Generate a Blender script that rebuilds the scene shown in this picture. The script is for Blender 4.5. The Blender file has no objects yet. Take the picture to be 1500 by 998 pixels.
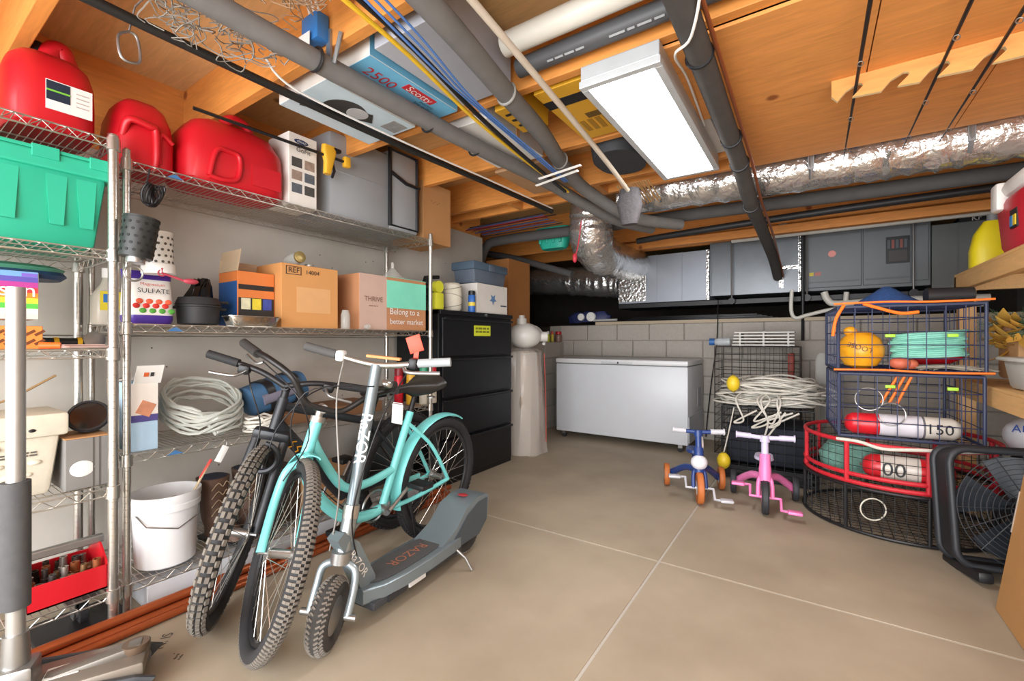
import bpy, bmesh, math, random
from mathutils import Vector as V, Matrix, Euler
random.seed(7)
C = bpy.context.scene.collection
scn = bpy.context.scene
# ---------------------------------------------------------------- camera, world, lights, exposure
CH = 1.10; FPX = 655.0; YAW = math.radians(33.9)
cd = bpy.data.cameras.new('camera'); cam = bpy.data.objects.new('camera', cd); C.objects.link(cam)
cam.location = (0, 0, CH); cam.rotation_euler = (math.pi/2, 0, YAW)
cd.sensor_width = 36; cd.lens = 36*FPX/1500; cd.clip_start = .02
scn.camera = cam
w = bpy.data.worlds.new('daylight'); scn.world = w; w.use_nodes = True
w.node_tree.nodes['Background'].inputs[0].default_value = (.92, .96, 1, 1)
w.node_tree.nodes['Background'].inputs[1].default_value = 2.0
def area(name, loc, rot, sx, sy, power, col=(1, 1, 1)):
    l = bpy.data.lights.new(name, 'AREA'); l.shape = 'RECTANGLE'; l.size = sx; l.size_y = sy; l.energy = power; l.color = col
    o = bpy.data.objects.new(name, l); C.objects.link(o); o.location = loc; o.rotation_euler = rot; return o
area('garage_door_daylight', (-.4, -1.75, 1.15), (math.pi/2, 0, 0), 4.2, 2.1, 150, (.97, .98, 1))
scn.view_settings.view_transform = 'Standard'; scn.view_settings.look = 'None'
scn.view_settings.exposure = .6; scn.view_settings.gamma = 1; scn.view_settings.use_curve_mapping = False
# ---------------------------------------------------------------- photo frame -> world helpers
SA, CA = math.sin(YAW), math.cos(YAW)
def yat(u, X):                       # Y of the point on plane X seen in column u
    k = (u-750)/FPX; return (k*(-SA*X)-CA*X)/(SA-k*CA)
def xat(u, Y):
    k = (u-750)/FPX; return (k*CA*Y-SA*Y)/(CA+k*SA)
def dep(X, Y): return -SA*X+CA*Y
def zat(v, X, Y): return CH-(v-499)/FPX*dep(X, Y)
def PX(u, v, X): Y = yat(u, X); return V((X, Y, zat(v, X, Y)))
def PY(u, v, Y): X = xat(u, Y); return V((X, Y, zat(v, X, Y)))
def PZ(u, v, Z):
    d = FPX*(Z-CH)/(499-v); r = (u-750)/FPX*d; return V((r*CA-d*SA, r*SA+d*CA, Z))
def PD(u, v, d):
    r = (u-750)/FPX*d; return V((r*CA-d*SA, r*SA+d*CA, CH-(v-499)/FPX*d))
# ---------------------------------------------------------------- materials
def lin(h):
    h = h.lstrip('#'); f = lambda c: c/12.92 if c <= .04045 else ((c+.055)/1.055)**2.4
    return tuple(f(int(h[i:i+2], 16)/255) for i in (0, 2, 4))+(1,)
MC = {}
def M(hexc, rough=.5, metal=0, var=.12, scale=9, bump=0, kind=None, emit=0, alpha=1, st=(1, 1, 1), bs=None):
    key = (hexc, rough, metal, var, scale, bump, kind, emit, alpha, st)
    if key in MC: return MC[key]
    m = bpy.data.materials.new('mat_'+hexc.lstrip('#')); m.use_nodes = True; nt = m.node_tree; N = nt.nodes; L = nt.links
    b = N['Principled BSDF']; b.inputs['Roughness'].default_value = rough; b.inputs['Metallic'].default_value = metal
    tc = N.new('ShaderNodeTexCoord'); mp = N.new('ShaderNodeMapping'); mp.inputs['Scale'].default_value = st
    L.new(tc.outputs['Object'], mp.inputs[0])
    n = N.new('ShaderNodeTexNoise'); n.inputs['Scale'].default_value = scale; n.inputs['Detail'].default_value = 5
    L.new(mp.outputs[0], n.inputs['Vector'])
    c = lin(hexc); mx = N.new('ShaderNodeMix'); mx.data_type = 'RGBA'
    mx.inputs[6].default_value = tuple(x*(1-var) for x in c[:3])+(1,); mx.inputs[7].default_value = tuple(min(1, x*(1+var)) for x in c[:3])+(1,)
    L.new(n.outputs[0], mx.inputs[0]); out = mx.outputs[2]
    if kind == 'wood':
        n.inputs['Scale'].default_value = 5; n.inputs['Detail'].default_value = 8; n.inputs['Distortion'].default_value = 1.2
        vo = N.new('ShaderNodeTexVoronoi'); vo.inputs['Scale'].default_value = 3.2; L.new(tc.outputs['Object'], vo.inputs['Vector'])
        r = N.new('ShaderNodeValToRGB'); r.color_ramp.elements[0].color = tuple(x*.38 for x in c[:3])+(1,); r.color_ramp.elements[1].color = (1, 1, 1, 1)
        r.color_ramp.elements[0].position = .05; r.color_ramp.elements[1].position = .1
        L.new(vo.outputs['Distance'], r.inputs[0])
        m2 = N.new('ShaderNodeMix'); m2.data_type = 'RGBA'; m2.blend_type = 'MULTIPLY'; m2.inputs[0].default_value = .8
        L.new(out, m2.inputs[6]); L.new(r.outputs[0], m2.inputs[7]); out = m2.outputs[2]
    if kind == 'blotch':
        n2 = N.new('ShaderNodeTexNoise'); n2.inputs['Scale'].default_value = 1.3; n2.inputs['Detail'].default_value = 8; L.new(tc.outputs['Object'], n2.inputs['Vector'])
        m2 = N.new('ShaderNodeMix'); m2.data_type = 'RGBA'; m2.blend_type = 'MULTIPLY'; r = N.new('ShaderNodeValToRGB')
        r.color_ramp.elements[0].position = .35; r.color_ramp.elements[0].color = (.78, .76, .74, 1); r.color_ramp.elements[1].position = .6
        L.new(n2.outputs[0], r.inputs[0]); m2.inputs[0].default_value = 1; L.new(out, m2.inputs[6]); L.new(r.outputs[0], m2.inputs[7]); out = m2.outputs[2]
    L.new(out, b.inputs['Base Color'])
    if bump:
        bp = N.new('ShaderNodeBump'); bp.inputs['Strength'].default_value = bump; bp.inputs['Distance'].default_value = .01
        if bs:
            nb = N.new('ShaderNodeTexNoise'); nb.inputs['Scale'].default_value = bs; nb.inputs['Detail'].default_value = 3; L.new(mp.outputs[0], nb.inputs['Vector'])
        else: nb = n
        L.new(nb.outputs[0], bp.inputs['Height']); L.new(bp.outputs[0], b.inputs['Normal'])
    if emit:
        b.inputs['Emission Color'].default_value = c; b.inputs['Emission Strength'].default_value = emit
    if alpha < 1:
        b.inputs['Alpha'].default_value = alpha
    MC[key] = m; return m
def glassy(hexc, alpha=.3): return M(hexc, .08, 0, .05, alpha=alpha)
WOOD = M('#d98f45', .6, 0, .3, kind='wood', st=(1, 9, 9)); WOODY = M('#d9924a', .6, 0, .3, kind='wood', st=(9, 1, 9))
PLY = M('#dd9650', .6, 0, .28, kind='wood', st=(1, 7, 7)); SUB = M('#d9b27c', .65, 0, .25, kind='wood', st=(1, 8, 8))
CHROME = M('#c9c6bf', .28, .9, .1); STEEL = M('#a9a9a8', .35, .9, .15); GALV = M('#9ca0a3', .42, .75, .14, 5)
FOIL = M('#dad9d7', .2, .85, .15, 14, 1.0, bs=30); BLACK = M('#17171a', .45, 0, .2); RUBBER = M('#222224', .75, 0, .3, 20)
CARD = M('#bd8a58', .8, 0, .12, 5); WHITE = M('#e9e8e4', .45, 0, .05); RED = M('#c41522', .42, 0, .06); PVC = M('#d8d5cb', .4, 0, .07)
FOAM = M('#5b5a59', .85, 0, .18, 14, .2); TEAL = M('#79d3d2', .25, 0, .04); SILV = M('#8e9a9f', .33, .5, .08); ORANGE = M('#ff7a1f', .6, 0, .08)
ROPEW = M('#cfcbc0', .8, 0, .2, 60, .3); NAVY = M('#2a3350', .5, 0, .2); GREY = M('#7d8084', .5, 0, .1)
# ---------------------------------------------------------------- mesh builder
class MB:
    def __init__(s): s.bm = bmesh.new()
    def _x(s, vs, T):
        if T is not None:
            for v in vs: v.co = T @ v.co
    def box(s, c, size, bev=0, T=None, seg=2, rot=None, taper=None):
        r = bmesh.ops.create_cube(s.bm, size=1); vs = r['verts']
        for v in vs:
            k = 1
            if taper and v.co.z < 0: k = taper
            v.co = V((v.co.x*size[0]*k, v.co.y*size[1]*k, v.co.z*size[2]))
        if bev:
            es = list({e for v in vs for e in v.link_edges})
            r = bmesh.ops.bevel(s.bm, geom=es, offset=min(bev, .48*min(size)), segments=seg, affect='EDGES', profile=.5)
            vs = list({v for f in r['faces'] for v in f.verts} | {v for v in vs if v.is_valid})
        for v in vs:
            if rot is not None: v.co = rot @ v.co
            v.co += V(c)
        s._x(vs, T); return s
    def bb(s, x0, x1, y0, y1, z0, z1, bev=0, **k): return s.box(((x0+x1)/2, (y0+y1)/2, (z0+z1)/2), (abs(x1-x0), abs(y1-y0), abs(z1-z0)), bev, **k)
    def loft(s, rings, closed=True, caps=True, loop=False):
        R = [[s.bm.verts.new(p) for p in ring] for ring in rings]; n = len(R[0]); m = len(R)
        for i in range(m if loop else m-1):
            a, b = R[i], R[(i+1) % m]
            for j in range(n if closed else n-1):
                k = (j+1) % n
                try: s.bm.faces.new((a[j], a[k], b[k], b[j]))
                except ValueError: pass
        if caps and not loop and n > 2:
            s.bm.faces.new(list(reversed(R[0]))); s.bm.faces.new(R[-1])
        return s
    def tube(s, pts, r, n=8, closed=False, flat=1):
        P = [V(p) for p in pts]; m = len(P); rr = r if isinstance(r, (list, tuple)) else [r]*m
        rings = []; up = None
        for i in range(m):
            t = (P[(i+1) % m]-P[i-1]) if closed else (P[min(i+1, m-1)]-P[max(i-1, 0)])
            t = t.normalized() if t.length > 1e-9 else V((0, 0, 1))
            if up is None: up = t.orthogonal().normalized() if abs(t.z) > .9 else V((0, 0, 1))
            a = (up-t*up.dot(t)); a = a.normalized() if a.length > 1e-6 else t.orthogonal().normalized(); up = a; b = t.cross(a)
            rings.append([P[i]+(a*math.cos(q)*flat+b*math.sin(q))*rr[i] for q in [2*math.pi*j/n for j in range(n)]])
        return s.loft(rings, caps=not closed, loop=closed)
    def cyl(s, p0, p1, r0, r1=None, n=18): return s.tube([p0, p1], [r0, r0 if r1 is None else r1], n)
    def lathe(s, prof, n=24, T=None, caps=True):
        T = T or Matrix()
        return s.loft([[T @ V((r*math.cos(2*math.pi*j/n), r*math.sin(2*math.pi*j/n), z)) for j in range(n)] for r, z in prof], caps=caps)
    def ell(s, c, rad, n=16, rot=None):
        T = Matrix.Translation(V(c)) @ (rot.to_4x4() if rot is not None else Matrix())
        k = n//2; rings = []
        for i in range(k+1):
            a = -math.pi/2+math.pi*i/k; q = max(math.cos(a), .02)
            rings.append([T @ V((rad[0]*q*math.cos(2*math.pi*j/n), rad[1]*q*math.sin(2*math.pi*j/n), rad[2]*math.sin(a))) for j in range(n)])
        return s.loft(rings)
    def prism(s, poly, T, h):           # polygon in T's xy plane, thickness h along T's z
        return s.loft([[T @ V((x, y, 0)) for x, y in poly], [T @ V((x, y, h)) for x, y in poly]])
    def torus(s, c, R, r, T=None, n=24, k=8, a0=0, a1=2*math.pi):
        T = T or Matrix(); full = abs(a1-a0-2*math.pi) < 1e-6; m = n if full else n+1
        pts = [V(c)+T.to_3x3() @ V((R*math.cos(a0+(a1-a0)*i/n), R*math.sin(a0+(a1-a0)*i/n), 0)) for i in range(m)]
        return s.tube(pts, r, k, closed=full)
    def to(s, name, mat, parent=None, smooth=True, angle=38):
        me = bpy.data.meshes.new(name); bmesh.ops.recalc_face_normals(s.bm, faces=s.bm.faces); s.bm.to_mesh(me); s.bm.free()
        me.materials.append(mat)
        if smooth:
            for p in me.polygons: p.use_smooth = True
            me.set_sharp_from_angle(angle=math.radians(angle))
        o = bpy.data.objects.new(name, me); C.objects.link(o)
        if parent: o.parent = parent
        return o
def tag(o, label, cat, group=None):
    o['label'] = label; o['category'] = cat
    if group: o['group'] = group
    return o
def thing(name, label, cat, loc=(0, 0, 0), rz=0, group=None):
    o = bpy.data.objects.new(name, None); o.empty_display_size = .05; C.objects.link(o); o.location = loc; o.rotation_euler = (0, 0, rz)
    return tag(o, label, cat, group)
def struct(o): o['kind'] = 'structure'; return o
def stuff(o): o['kind'] = 'stuff'; return o
def copy_tree(o, parent=None):
    c = o.copy(); C.objects.link(c); c.parent = parent
    for ch in list(o.children): copy_tree(ch, c)
    return c
EX, EY, EZ = V((1, 0, 0)), V((0, 1, 0)), V((0, 0, 1))
def frame(c, right, up):
    r = V(right).normalized(); u = V(up); u = (u-r*u.dot(r)).normalized(); n = r.cross(u)
    T = Matrix((r, u, n)).transposed().to_4x4(); T.translation = V(c); return T
def text(parent, s, c, right, up, size, mat, name='lettering', width=None, sx=1, ext=.0008):
    cu = bpy.data.curves.new('t', 'FONT'); cu.body = s; cu.size = 1; cu.align_x = 'CENTER'; cu.align_y = 'CENTER'; cu.resolution_u = 3; cu.space_line = .85
    ob = bpy.data.objects.new('t', cu); C.objects.link(ob)
    dg = bpy.context.evaluated_depsgraph_get(); me = bpy.data.meshes.new_from_object(ob.evaluated_get(dg)); bpy.data.objects.remove(ob)
    if not me.vertices: return None
    if width:
        xs = [v.co.x for v in me.vertices]; k = width/(max(xs)-min(xs)); size = k
    T = frame(c, right, up) @ Matrix.Diagonal((size*sx, size, 1, 1)); n = frame(c, right, up).to_3x3() @ EZ
    me.transform(T); me.transform(Matrix.Translation(n*ext)); me.materials.clear(); me.materials.append(mat); me.name = name
    o = bpy.data.objects.new(name, me); C.objects.link(o)
    if parent: o.parent = parent
    return o
def decal(parent, c, right, up, w_, h_, mat, name='label_panel', t=.002):
    mb = MB(); T = frame(c, right, up); mb.box((0, 0, 0), (w_, h_, t), T=T); return mb.to(name, mat, parent, False)
def marks(parent, c, right, up, w_, h_, rows, mat, seed=1, name='print_mark'):   # print too small to read in the photo
    rnd = random.Random(seed); T = frame(c, right, up); r3 = T.to_3x3()
    for k in range(rows):
        x = -w_/2
        while x < w_/2-.004:
            l = min(rnd.uniform(.12, .3)*w_, w_/2-x); decal(parent, V(c)+r3 @ V((x+l/2, h_/2-(k+.5)*h_/rows, 0)), right, up, l, h_/rows*.55, mat, name, .0012); x += l+.05*w_
def arc(p0, p1, sag, n=10, d=EZ):
    p0, p1 = V(p0), V(p1); return [p0.lerp(p1, i/n)-V(d)*sag*4*(i/n)*(1-i/n) for i in range(n+1)]
def smooth(pts, k=4):
    P = [V(p) for p in pts]; out = []
    for i in range(len(P)-1):
        a, b, c, d = P[max(i-1, 0)], P[i], P[i+1], P[min(i+2, len(P)-1)]
        for j in range(k):
            t = j/k; out.append(.5*((2*b)+(c-a)*t+(2*a-5*b+4*c-d)*t*t+(3*b-a-3*c+d)*t**3))
    return out+[P[-1]]
def one(name, mb, mat, label, cat, group=None, sm=True): return tag(mb.to(name, mat, None, sm), label, cat, group)
# ---------------------------------------------------------------- room shell
XL, XR, YB, YF = -2.78, 1.95, 5.36, -1.8
CONC = M('#a89c88', .62, 0, .13, 3.2, .05, kind='blotch'); JOINT = M('#b7b3ab', .8, 0, .1)
fl = MB(); fl.bb(-4.6, 3, YF-1.5, 8, -.12, -.004); floor = struct(fl.to('floor', JOINT, None, False))
xs = [-2.78, -.635, 1.95]; ys = [-3.2, -.9, 2.253, 5.4]
for i in range(2):
    for j in range(3):
        m = MB(); g = .006; m.bb(xs[i]+g, xs[i+1]-g, ys[j]+g, ys[j+1]-g, -.02, 0, .002); m.to('concrete_slab', CONC, floor, False)
text(floor, "SI 'N", PZ(238, 940, .0006), V((.75, -.6, 0)), V((.6, .75, 0)), .03, M('#4a4540', .9), 'marker_scribble', width=.09)
for k in range(9):
    m = MB(); c = PZ(255+3*k % 14, 958+(k*5) % 9, 0); m.lathe([(.003+.001*(k % 3), 0), (.002, .0008)], 8, Matrix.Translation(c)); stuff(m.to('floor_stain', M('#5a5146', .9), floor))
# left wall: grey sheet panels with wooden rim above
WALL = M('#c6c1b8', .7, 0, .12, 4, .05, kind='blotch')
m = MB(); m.bb(XL-.12, XL-.02, YF, 3.6, 0, 2.0); wl = struct(m.to('wall_left', WALL, None, False))
for a, b in ((-1.8, -.6), (-.6, .75), (.75, 2.35), (2.35, 3.6)):
    for z0, z1 in ((0, 1.12), (1.125, 1.96 if b < 3 else 2.14)):
        m = MB(); m.bb(XL-.02, XL, a+.002, b-.002, z0, z1, .001); m.to('wall_panel', WALL, wl, False)
nails = MB()
for i in range(46):
    y, z = random.uniform(.7, 3.5), random.uniform(.2, 1.9); nails.cyl((XL, y, z), (XL+.002, y, z), .004, n=8)
stuff(nails.to('nail_head', M('#5d5149', .6), wl))
m = MB(); m.bb(XL-.14, XL-.03, YF, 3.6, 1.96, 2.46); struct(m.to('trim_1', WOODY, None, False))
# low foundation beyond the file cabinet and the crawl space behind
BLK = M('#aea89f', .85, 0, .12, 30, .35); MORT = M('#a6a097', .9, 0, .1, 20, .2)
m = MB(); m.bb(XL-.3, XL+.02, 3.6, YB, 0, 1.08); ws = struct(m.to('wall_side', MORT, None, False))
m = MB(); m.bb(XL-.2, XR, YB+.012, YB+.2, 0, 1.295); wb = struct(m.to('wall_back', MORT, None, False))
bm0 = MB(); bm0.box((0, 0, 0), (.392, .05, .192), .006, seg=1); proto = bm0.to('block', BLK, wb, False); first = True
for r in range(7):
    z = 1.2-r*.2
    for k in range(13):
        x = -2.62+.4*k-(.2 if r % 2 else 0)
        if x > 1.8: continue
        o = proto if first else proto.copy()
        if not first: C.objects.link(o)
        first = False; o.parent = wb; o.location = (x, YB+.013+random.uniform(-.002, .002), z)
for r in range(5):
    for k in range(5):
        y = 3.82+.4*k-(.2 if r % 2 else 0)
        if y+.2 > YB: continue
        o = proto.copy(); C.objects.link(o); o.parent = ws; o.location = (XL+.008, y, .98-r*.2); o.rotation_euler = (0, 0, math.pi/2)
m = MB(); m.bb(-2.3, XR, YB-.03, YB+.17, 1.297, 1.335, .003); struct(m.to('trim_2', M('#b5a68f', .7, 0, .2, kind='wood', st=(1, 9, 9)), None, False))
DIRT = M('#3a332c', .95, 0, .3, 6)
m = MB(); m.bb(-4.6, XR+.1, YB+.17, 7.6, 1.0, 1.29); struct(m.to('wall_crawl_space_floor', DIRT, None, False))
m = MB(); m.bb(-4.6, XR+.1, 7.5, 7.6, 1.2, 2.5); m.bb(-4.6, -4.5, 3, 7.6, 0, 2.5); m.bb(-4.6, XL-.1, 3.0, 3.1, 0, 2.5); m.bb(-4.6, XL-.3, 3, YB+.2, .95, 1.07); struct(m.to('wall_crawl_space', DIRT, None, False))
m = MB(); m.bb(XR, XR+.1, YF, 7.6, 0, 2.5); struct(m.to('wall_right', WALL, None, False))
# ceiling: subfloor, joists, plywood soffit sheets
m = MB(); m.bb(-4.6, XR+.1, YF, 7.6, 2.44, 2.47); ceil = struct(m.to('ceiling', SUB, None, False))
for y in (-.93, -.3, .34, 1.01, 1.65, 2.29, 2.93, 4.22, 4.86, 5.5):
    m = MB(); m.bb(XL-.03 if y < 3.6 else -4.5, XR, y, y+.045, 2.2, 2.44, .003); m.to('joist', WOOD, ceil, False)
m = MB(); m.bb(-4.5, XR, 3.16, 3.2, 2.2, 2.44, .003); m.to('joist', WOOD, ceil, False)
for x0, x1, y0, y1, z in ((-.62, .18, 1.7, 2.355, 2.186), (.184, XR, 1.7, 2.355, 2.186), (-.33, .6, 2.36, 3.17, 2.19), (.604, XR, 2.36, 3.17, 2.19), (.0, XR, -1.5, 1.6, 2.19)):
    m = MB(); m.bb(x0, x1, y0, y1, z, z+.013, .001); m.to('plywood_sheet', PLY, ceil, False)
for x in (-2.05, -1.3):
    m = MB(); m.bb(x, x+.04, 2.98, 3.16, 2.2, 2.44); m.to('blocking', WOODY, ceil, False)
# LED panel lights: one in view, one added as unseen fill
def led(name, x, y, label):
    t = thing(name, label, 'light', (x, y, 2.1), 0)
    f = MB()
    for a in ((-.16, .16, -.615, -.585), (-.16, .16, .585, .615), (-.16, -.13, -.585, .585), (.13, .16, -.585, .585)): f.bb(a[0], a[1], a[2], a[3], 0, .028, .003)
    f.to('frame', M('#c9cdcf', .4, .3), t, False)
    h = MB(); h.bb(-.155, .155, -.61, .61, .028, .088, .004); h.to('housing', M('#bfc3c5', .4, .3), t, False)
    d = MB(); d.bb(-.131, .131, -.586, .586, .012, .02); d.to('diffuser', M('#ffffff', .5, 0, 0, emit=14), t, False)
    return t
led('ceiling_light', -.612, 2.24, 'white rectangular LED panel light hanging under the plywood ceiling')
led('ceiling_light', .7, -.3, 'LED panel light behind the viewpoint near the open garage door')  # assumed extra panel, added out of view to even out the room light
# ---------------------------------------------------------------- wire racks on the left wall
def sl(mb, rows, p=4, n=32, T=None):     # stacked superellipse sections (z, half x, half y, cx, cy)
    T = T or Matrix(); R = []
    for row in rows:
        z, hx, hy = row[:3]; cx = row[3] if len(row) > 3 else 0; cy = row[4] if len(row) > 4 else 0; ring = []
        for j in range(n):
            a = 2*math.pi*j/n; c, s = math.cos(a), math.sin(a)
            ring.append(T @ V((cx+hx*math.copysign(abs(c)**(2/p), c), cy+hy*math.copysign(abs(s)**(2/p), s), z)))
        R.append(ring)
    return mb.loft(R)
def fit(u0, u1, vt, Xf, zb):             # span of Y and height of a thing whose front stands in plane Xf
    ya, yb = yat(u0, Xf), yat(u1, Xf); return (ya+yb)/2, yb-ya, zat(vt, Xf, (ya+yb)/2)-zb
def zig(mb, p0, p1, h, step, r):
    p0, p1 = V(p0), V(p1); L = (p1-p0).length; n = max(2, int(L/step)); pts = [p0.lerp(p1, i/n)+EZ*(h if i % 2 else 0) for i in range(n+1)]
    mb.tube(pts, r, 4)
def rack(label, y0, y1, xf, xb, zs, h, pr=.0135):
    t = thing('wire_shelving_rack', label, 'shelving rack', ((xf+xb)/2, (y0+y1)/2, 0), 0, 'chrome wire racks along the left wall')
    hx, hy = (xf-xb)/2, (y1-y0)/2
    for sx in (-1, 1):
        for sy in (-1, 1):
            m = MB(); m.cyl((sx*hx, sy*hy, 0), (sx*hx, sy*hy, h), pr, n=14)
            for k in range(int(h/.0254)): m.torus((sx*hx, sy*hy, .03+k*.0254), pr, .0008, n=12, k=4)
            m.cyl((sx*hx, sy*hy, h), (sx*hx, sy*hy, h+.006), pr*.95, pr*.6)
            m.to('post', CHROME, t)
    for z in zs:
        m = MB(); th = .03
        for sx in (-1, 1):
            for zz in (z, z-th): m.tube([(sx*hx, -hy, zz), (sx*hx, hy, zz)], .0032, 6)
            zig(m, (sx*hx, -hy, z-th), (sx*hx, hy, z-th), th, .032, .0022)
        for sy in (-1, 1):
            for zz in (z, z-th): m.tube([(-hx, sy*hy, zz), (hx, sy*hy, zz)], .0032, 6)
            zig(m, (-hx, sy*hy, z-th), (hx, sy*hy, z-th), th, .032, .0022)
        s = m.to('wire_shelf', CHROME, t)
        m = MB(); n = int(2*hy/.021)
        for i in range(1, n): m.tube([(-hx, -hy+2*hy*i/n, z), (hx, -hy+2*hy*i/n, z)], .0016, 4)
        for k in (-.5, 0, .5): m.tube([(k*2*hx*.66, -hy, z-.004), (k*2*hx*.66, hy, z-.004)], .003, 6)
        stuff(m.to('deck_wires', CHROME, s))
        for sx in (-1, 1):
            for sy in (-1, 1):
                m = MB(); m.lathe([(pr+.002, -.042), (pr+.006, -.04), (pr+.004, .006), (pr+.001, .008)], 14, Matrix.Translation((sx*hx, sy*hy, z))); m.to('collar', CHROME, s)
    if y1 > 1:
        for z in zs[:3]: m = MB(); m.prism([(-.03, 0), (.03, 0), (0, .018)], frame((hx+.004, -hy+.16, z-.026), EY, EZ), .002); m.to('brand_tag', M('#3f6f9f', .4), t, False)
    return t
ZA = [1.865, 1.44, 1.066, .54, .146]; ZB = [1.81, 1.165, .645, .135]
rack('wider galvanised wire rack holding the green tote and the red socket tray', -.68, .568, -2.215, -2.68, ZA, 1.88, .0165)
rack('long chrome wire rack behind the bikes holding fuel cans and cartons', .615, 2.30, -2.24, -2.70, ZB, 1.85)
# ---- red fuel cans
def fuel_can(label, loc, rz, rows, handle, hr, spout=None, p=3.6):
    t = thing('fuel_can', label, 'fuel can', loc, rz, 'red plastic fuel cans on the wire racks')
    m = MB(); sl(m, rows, p, 40); m.to('body', RED, t)
    m = MB(); m.tube(smooth(handle, 5), hr, 12, flat=1.25); m.to('handle', RED, t)
    if spout:
        m = MB(); m.tube(spout, [.022, .024, .018], 12); m.to('spout', BLACK, t)
    return t
yc, wd, hh = fit(8, 150, 108, -2.27, 1.87)
t = fuel_can('tall red fuel can with a white and navy label and black spout', (-2.43, yc, 1.868), 0,
    [(0, .13, wd*.47), (.015, .145, wd*.5), (.12, .15, wd*.5), (.2, .148, wd*.49), (.255, .13, wd*.44), (.285, .1, wd*.34), (.295, .05, wd*.2)],
    [(0, -.015, .26), (.0, .005, .31), (0, .02, .355), (0, .045, .36), (0, .06, .32), (0, .09, .255)], .028, [(-.03, -.03, .28), (-.03, -.02, .33), (-.03, -.01, .37)])
decal(t, (.151, .035, .12), EY, EZ, .125, .105, M('#e7e6e2', .5), 'label_panel', .003)
d = decal(t, (.152, .005, .135), EY, EZ, .062, .068, M('#1d2b3d', .5), 'label_print', .004); decal(t, (.1535, .005, .135), EY, EZ, .062, .006, M('#7ac142', .5), 'label_stripe', .003)
for k in range(4): decal(t, (.1535, .07, .15-.016*k), EY, EZ, .035, .003, M('#b9a9a0', .6), 'label_print', .002)
yc, wd, hh = fit(169, 264, 140, -2.28, 1.815)
t = fuel_can('plain red fuel can with rounded shoulders between two larger cans', (-2.425, yc, 1.816), 0,
    [(0, .12, wd*.46), (.015, .135, wd*.5), (.13, .137, wd*.5), (.2, .13, wd*.47), (.26, .11, wd*.38), (.29, .08, wd*.26), (.3, .04, wd*.12)],
    [(.11, -wd*.36, .12), (.145, -wd*.3, .175), (.15, 0, .17), (.145, wd*.1, .16), (.14, wd*.12, .06), (.12, wd*.12, .0)], .014)
m = MB(); m.tube(smooth([(.132, wd*.18, .03), (.14, wd*.18, .15), (.13, wd*.4, .13)], 5), .009, 10); m.to('moulded_rib', RED, t)
yc, wd, hh = fit(270, 422, 165, -2.26, 1.815); zk = 1.3
t = fuel_can('long red fuel can lying with a moulded square handle recess', (-2.4, yc, 1.813), 0,
    [(z_*zk, a_, b_) for z_, a_, b_ in ((0, .13, wd*.47), (.015, .145, wd*.5), (.1, .15, wd*.5), (.17, .147, wd*.48), (.225, .12, wd*.38), (.25, .07, wd*.25))],
    [(.05, -.05, .28), (.06, -.02, .35), (.05, .06, .355), (.03, .12, .26)], .022, None, 4.5)
m = MB(); m.tube(smooth([(.152, -wd*.3, .03), (.155, -wd*.24, .15), (.15, -wd*.12, .165), (.15, -wd*.02, .15), (.152, -wd*.04, .05), (.154, -wd*.18, .025), (.152, -wd*.3, .03)], 4), .012, 10); m.to('recess_rim', RED, t)
decal(t, (.1505, wd*.25, .09), EY, EZ, wd*.3, .1, M('#c51422', .5), 'moulded_panel', .004)
# ---- generic cartons
def carton(name, label, cat, u0, u1, vt, Xf, dp, zb, mat, rz=0, flaps=None, group=None, bev=.003, fm=None):
    yc, wd, hh = fit(u0, u1, vt, Xf, zb)
    t = thing(name, label, cat, (Xf-dp/2, yc, zb+.002), rz, group); m = MB(); m.bb(-dp/2, dp/2, -wd/2, wd/2, 0, hh, bev); m.to('body', mat, t, False)
    for f in flaps or []:
        sx, sy, ln, ang = f; m = MB()
        T = Matrix.Translation((sx*dp/2, sy*wd/2, hh)) @ (Matrix.Rotation(ang*sy, 4, 'X') if sy else Matrix.Rotation(-ang*sx, 4, 'Y'))
        m.box((0, 0, ln/2), (.004 if sx else dp, .004 if sy else wd, ln), T=T); m.to('flap', fm or mat, t, False)
    return t, wd, hh, dp/2
# ---- things on the galvanised rack
GT = M('#2bae8c', .45, 0, .06)
yb_ = yat(163, -2.25); ya_ = yb_-.66; hh = zat(243, -2.25, yb_)-1.445
t = thing('storage_tote', 'large green plastic tote with ribbed sides on the galvanised rack', 'storage tote', (-2.44, (ya_+yb_)/2, 1.444), 0)
m = MB(); m.box((0, 0, hh*.42), (.38, .64, hh*.84), .02, taper=.9); m.to('body', GT, t)
m = MB(); m.bb(-.2, .2, -.335, .335, hh*.8, hh*.98, .008); m.to('rim', GT, t, False)
for s in (-1, 1):
    m = MB(); m.bb(-.2, .2, s*.165-.16, s*.165+.16, hh*.98, hh*1.02, .004); l = m.to('lid_flap', GT, t, False)
for y in (-.2, -.08, .06, .18, .26):
    m = MB(); m.prism([(y-.028, hh*.76), (y+.028, hh*.76), (y+.018, hh*.22), (y-.018, hh*.22)], frame((.183, 0, 0), EY, EZ), .006); m.to('rib', GT, t, False)
for y in (-.05, .15, .3):
    m = MB(); m.bb(.2, .206, y-.035, y+.035, hh*.9, hh*1.03, .002); m.to('latch', GT, t, False)
t = thing('bun_package', 'clear bag of tan buns lying on the green tote lid', 'food package', (-2.42, yat(92, -2.35), 1.446+hh*1.02), 0); t.scale = (.9, .7, .5)
for k in range(4):
    m = MB(); m.ell((.02, -.12+.08*k, .022), (.07, .042, .024)); m.to('bun', M('#c49a6b', .7, 0, .2), t)
m = MB(); sl(m, [(0, .08, .17), (.02, .1, .19), (.045, .07, .16)], 3); m.to('wrapper', glassy('#e8e4dc', .25), t)
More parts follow.
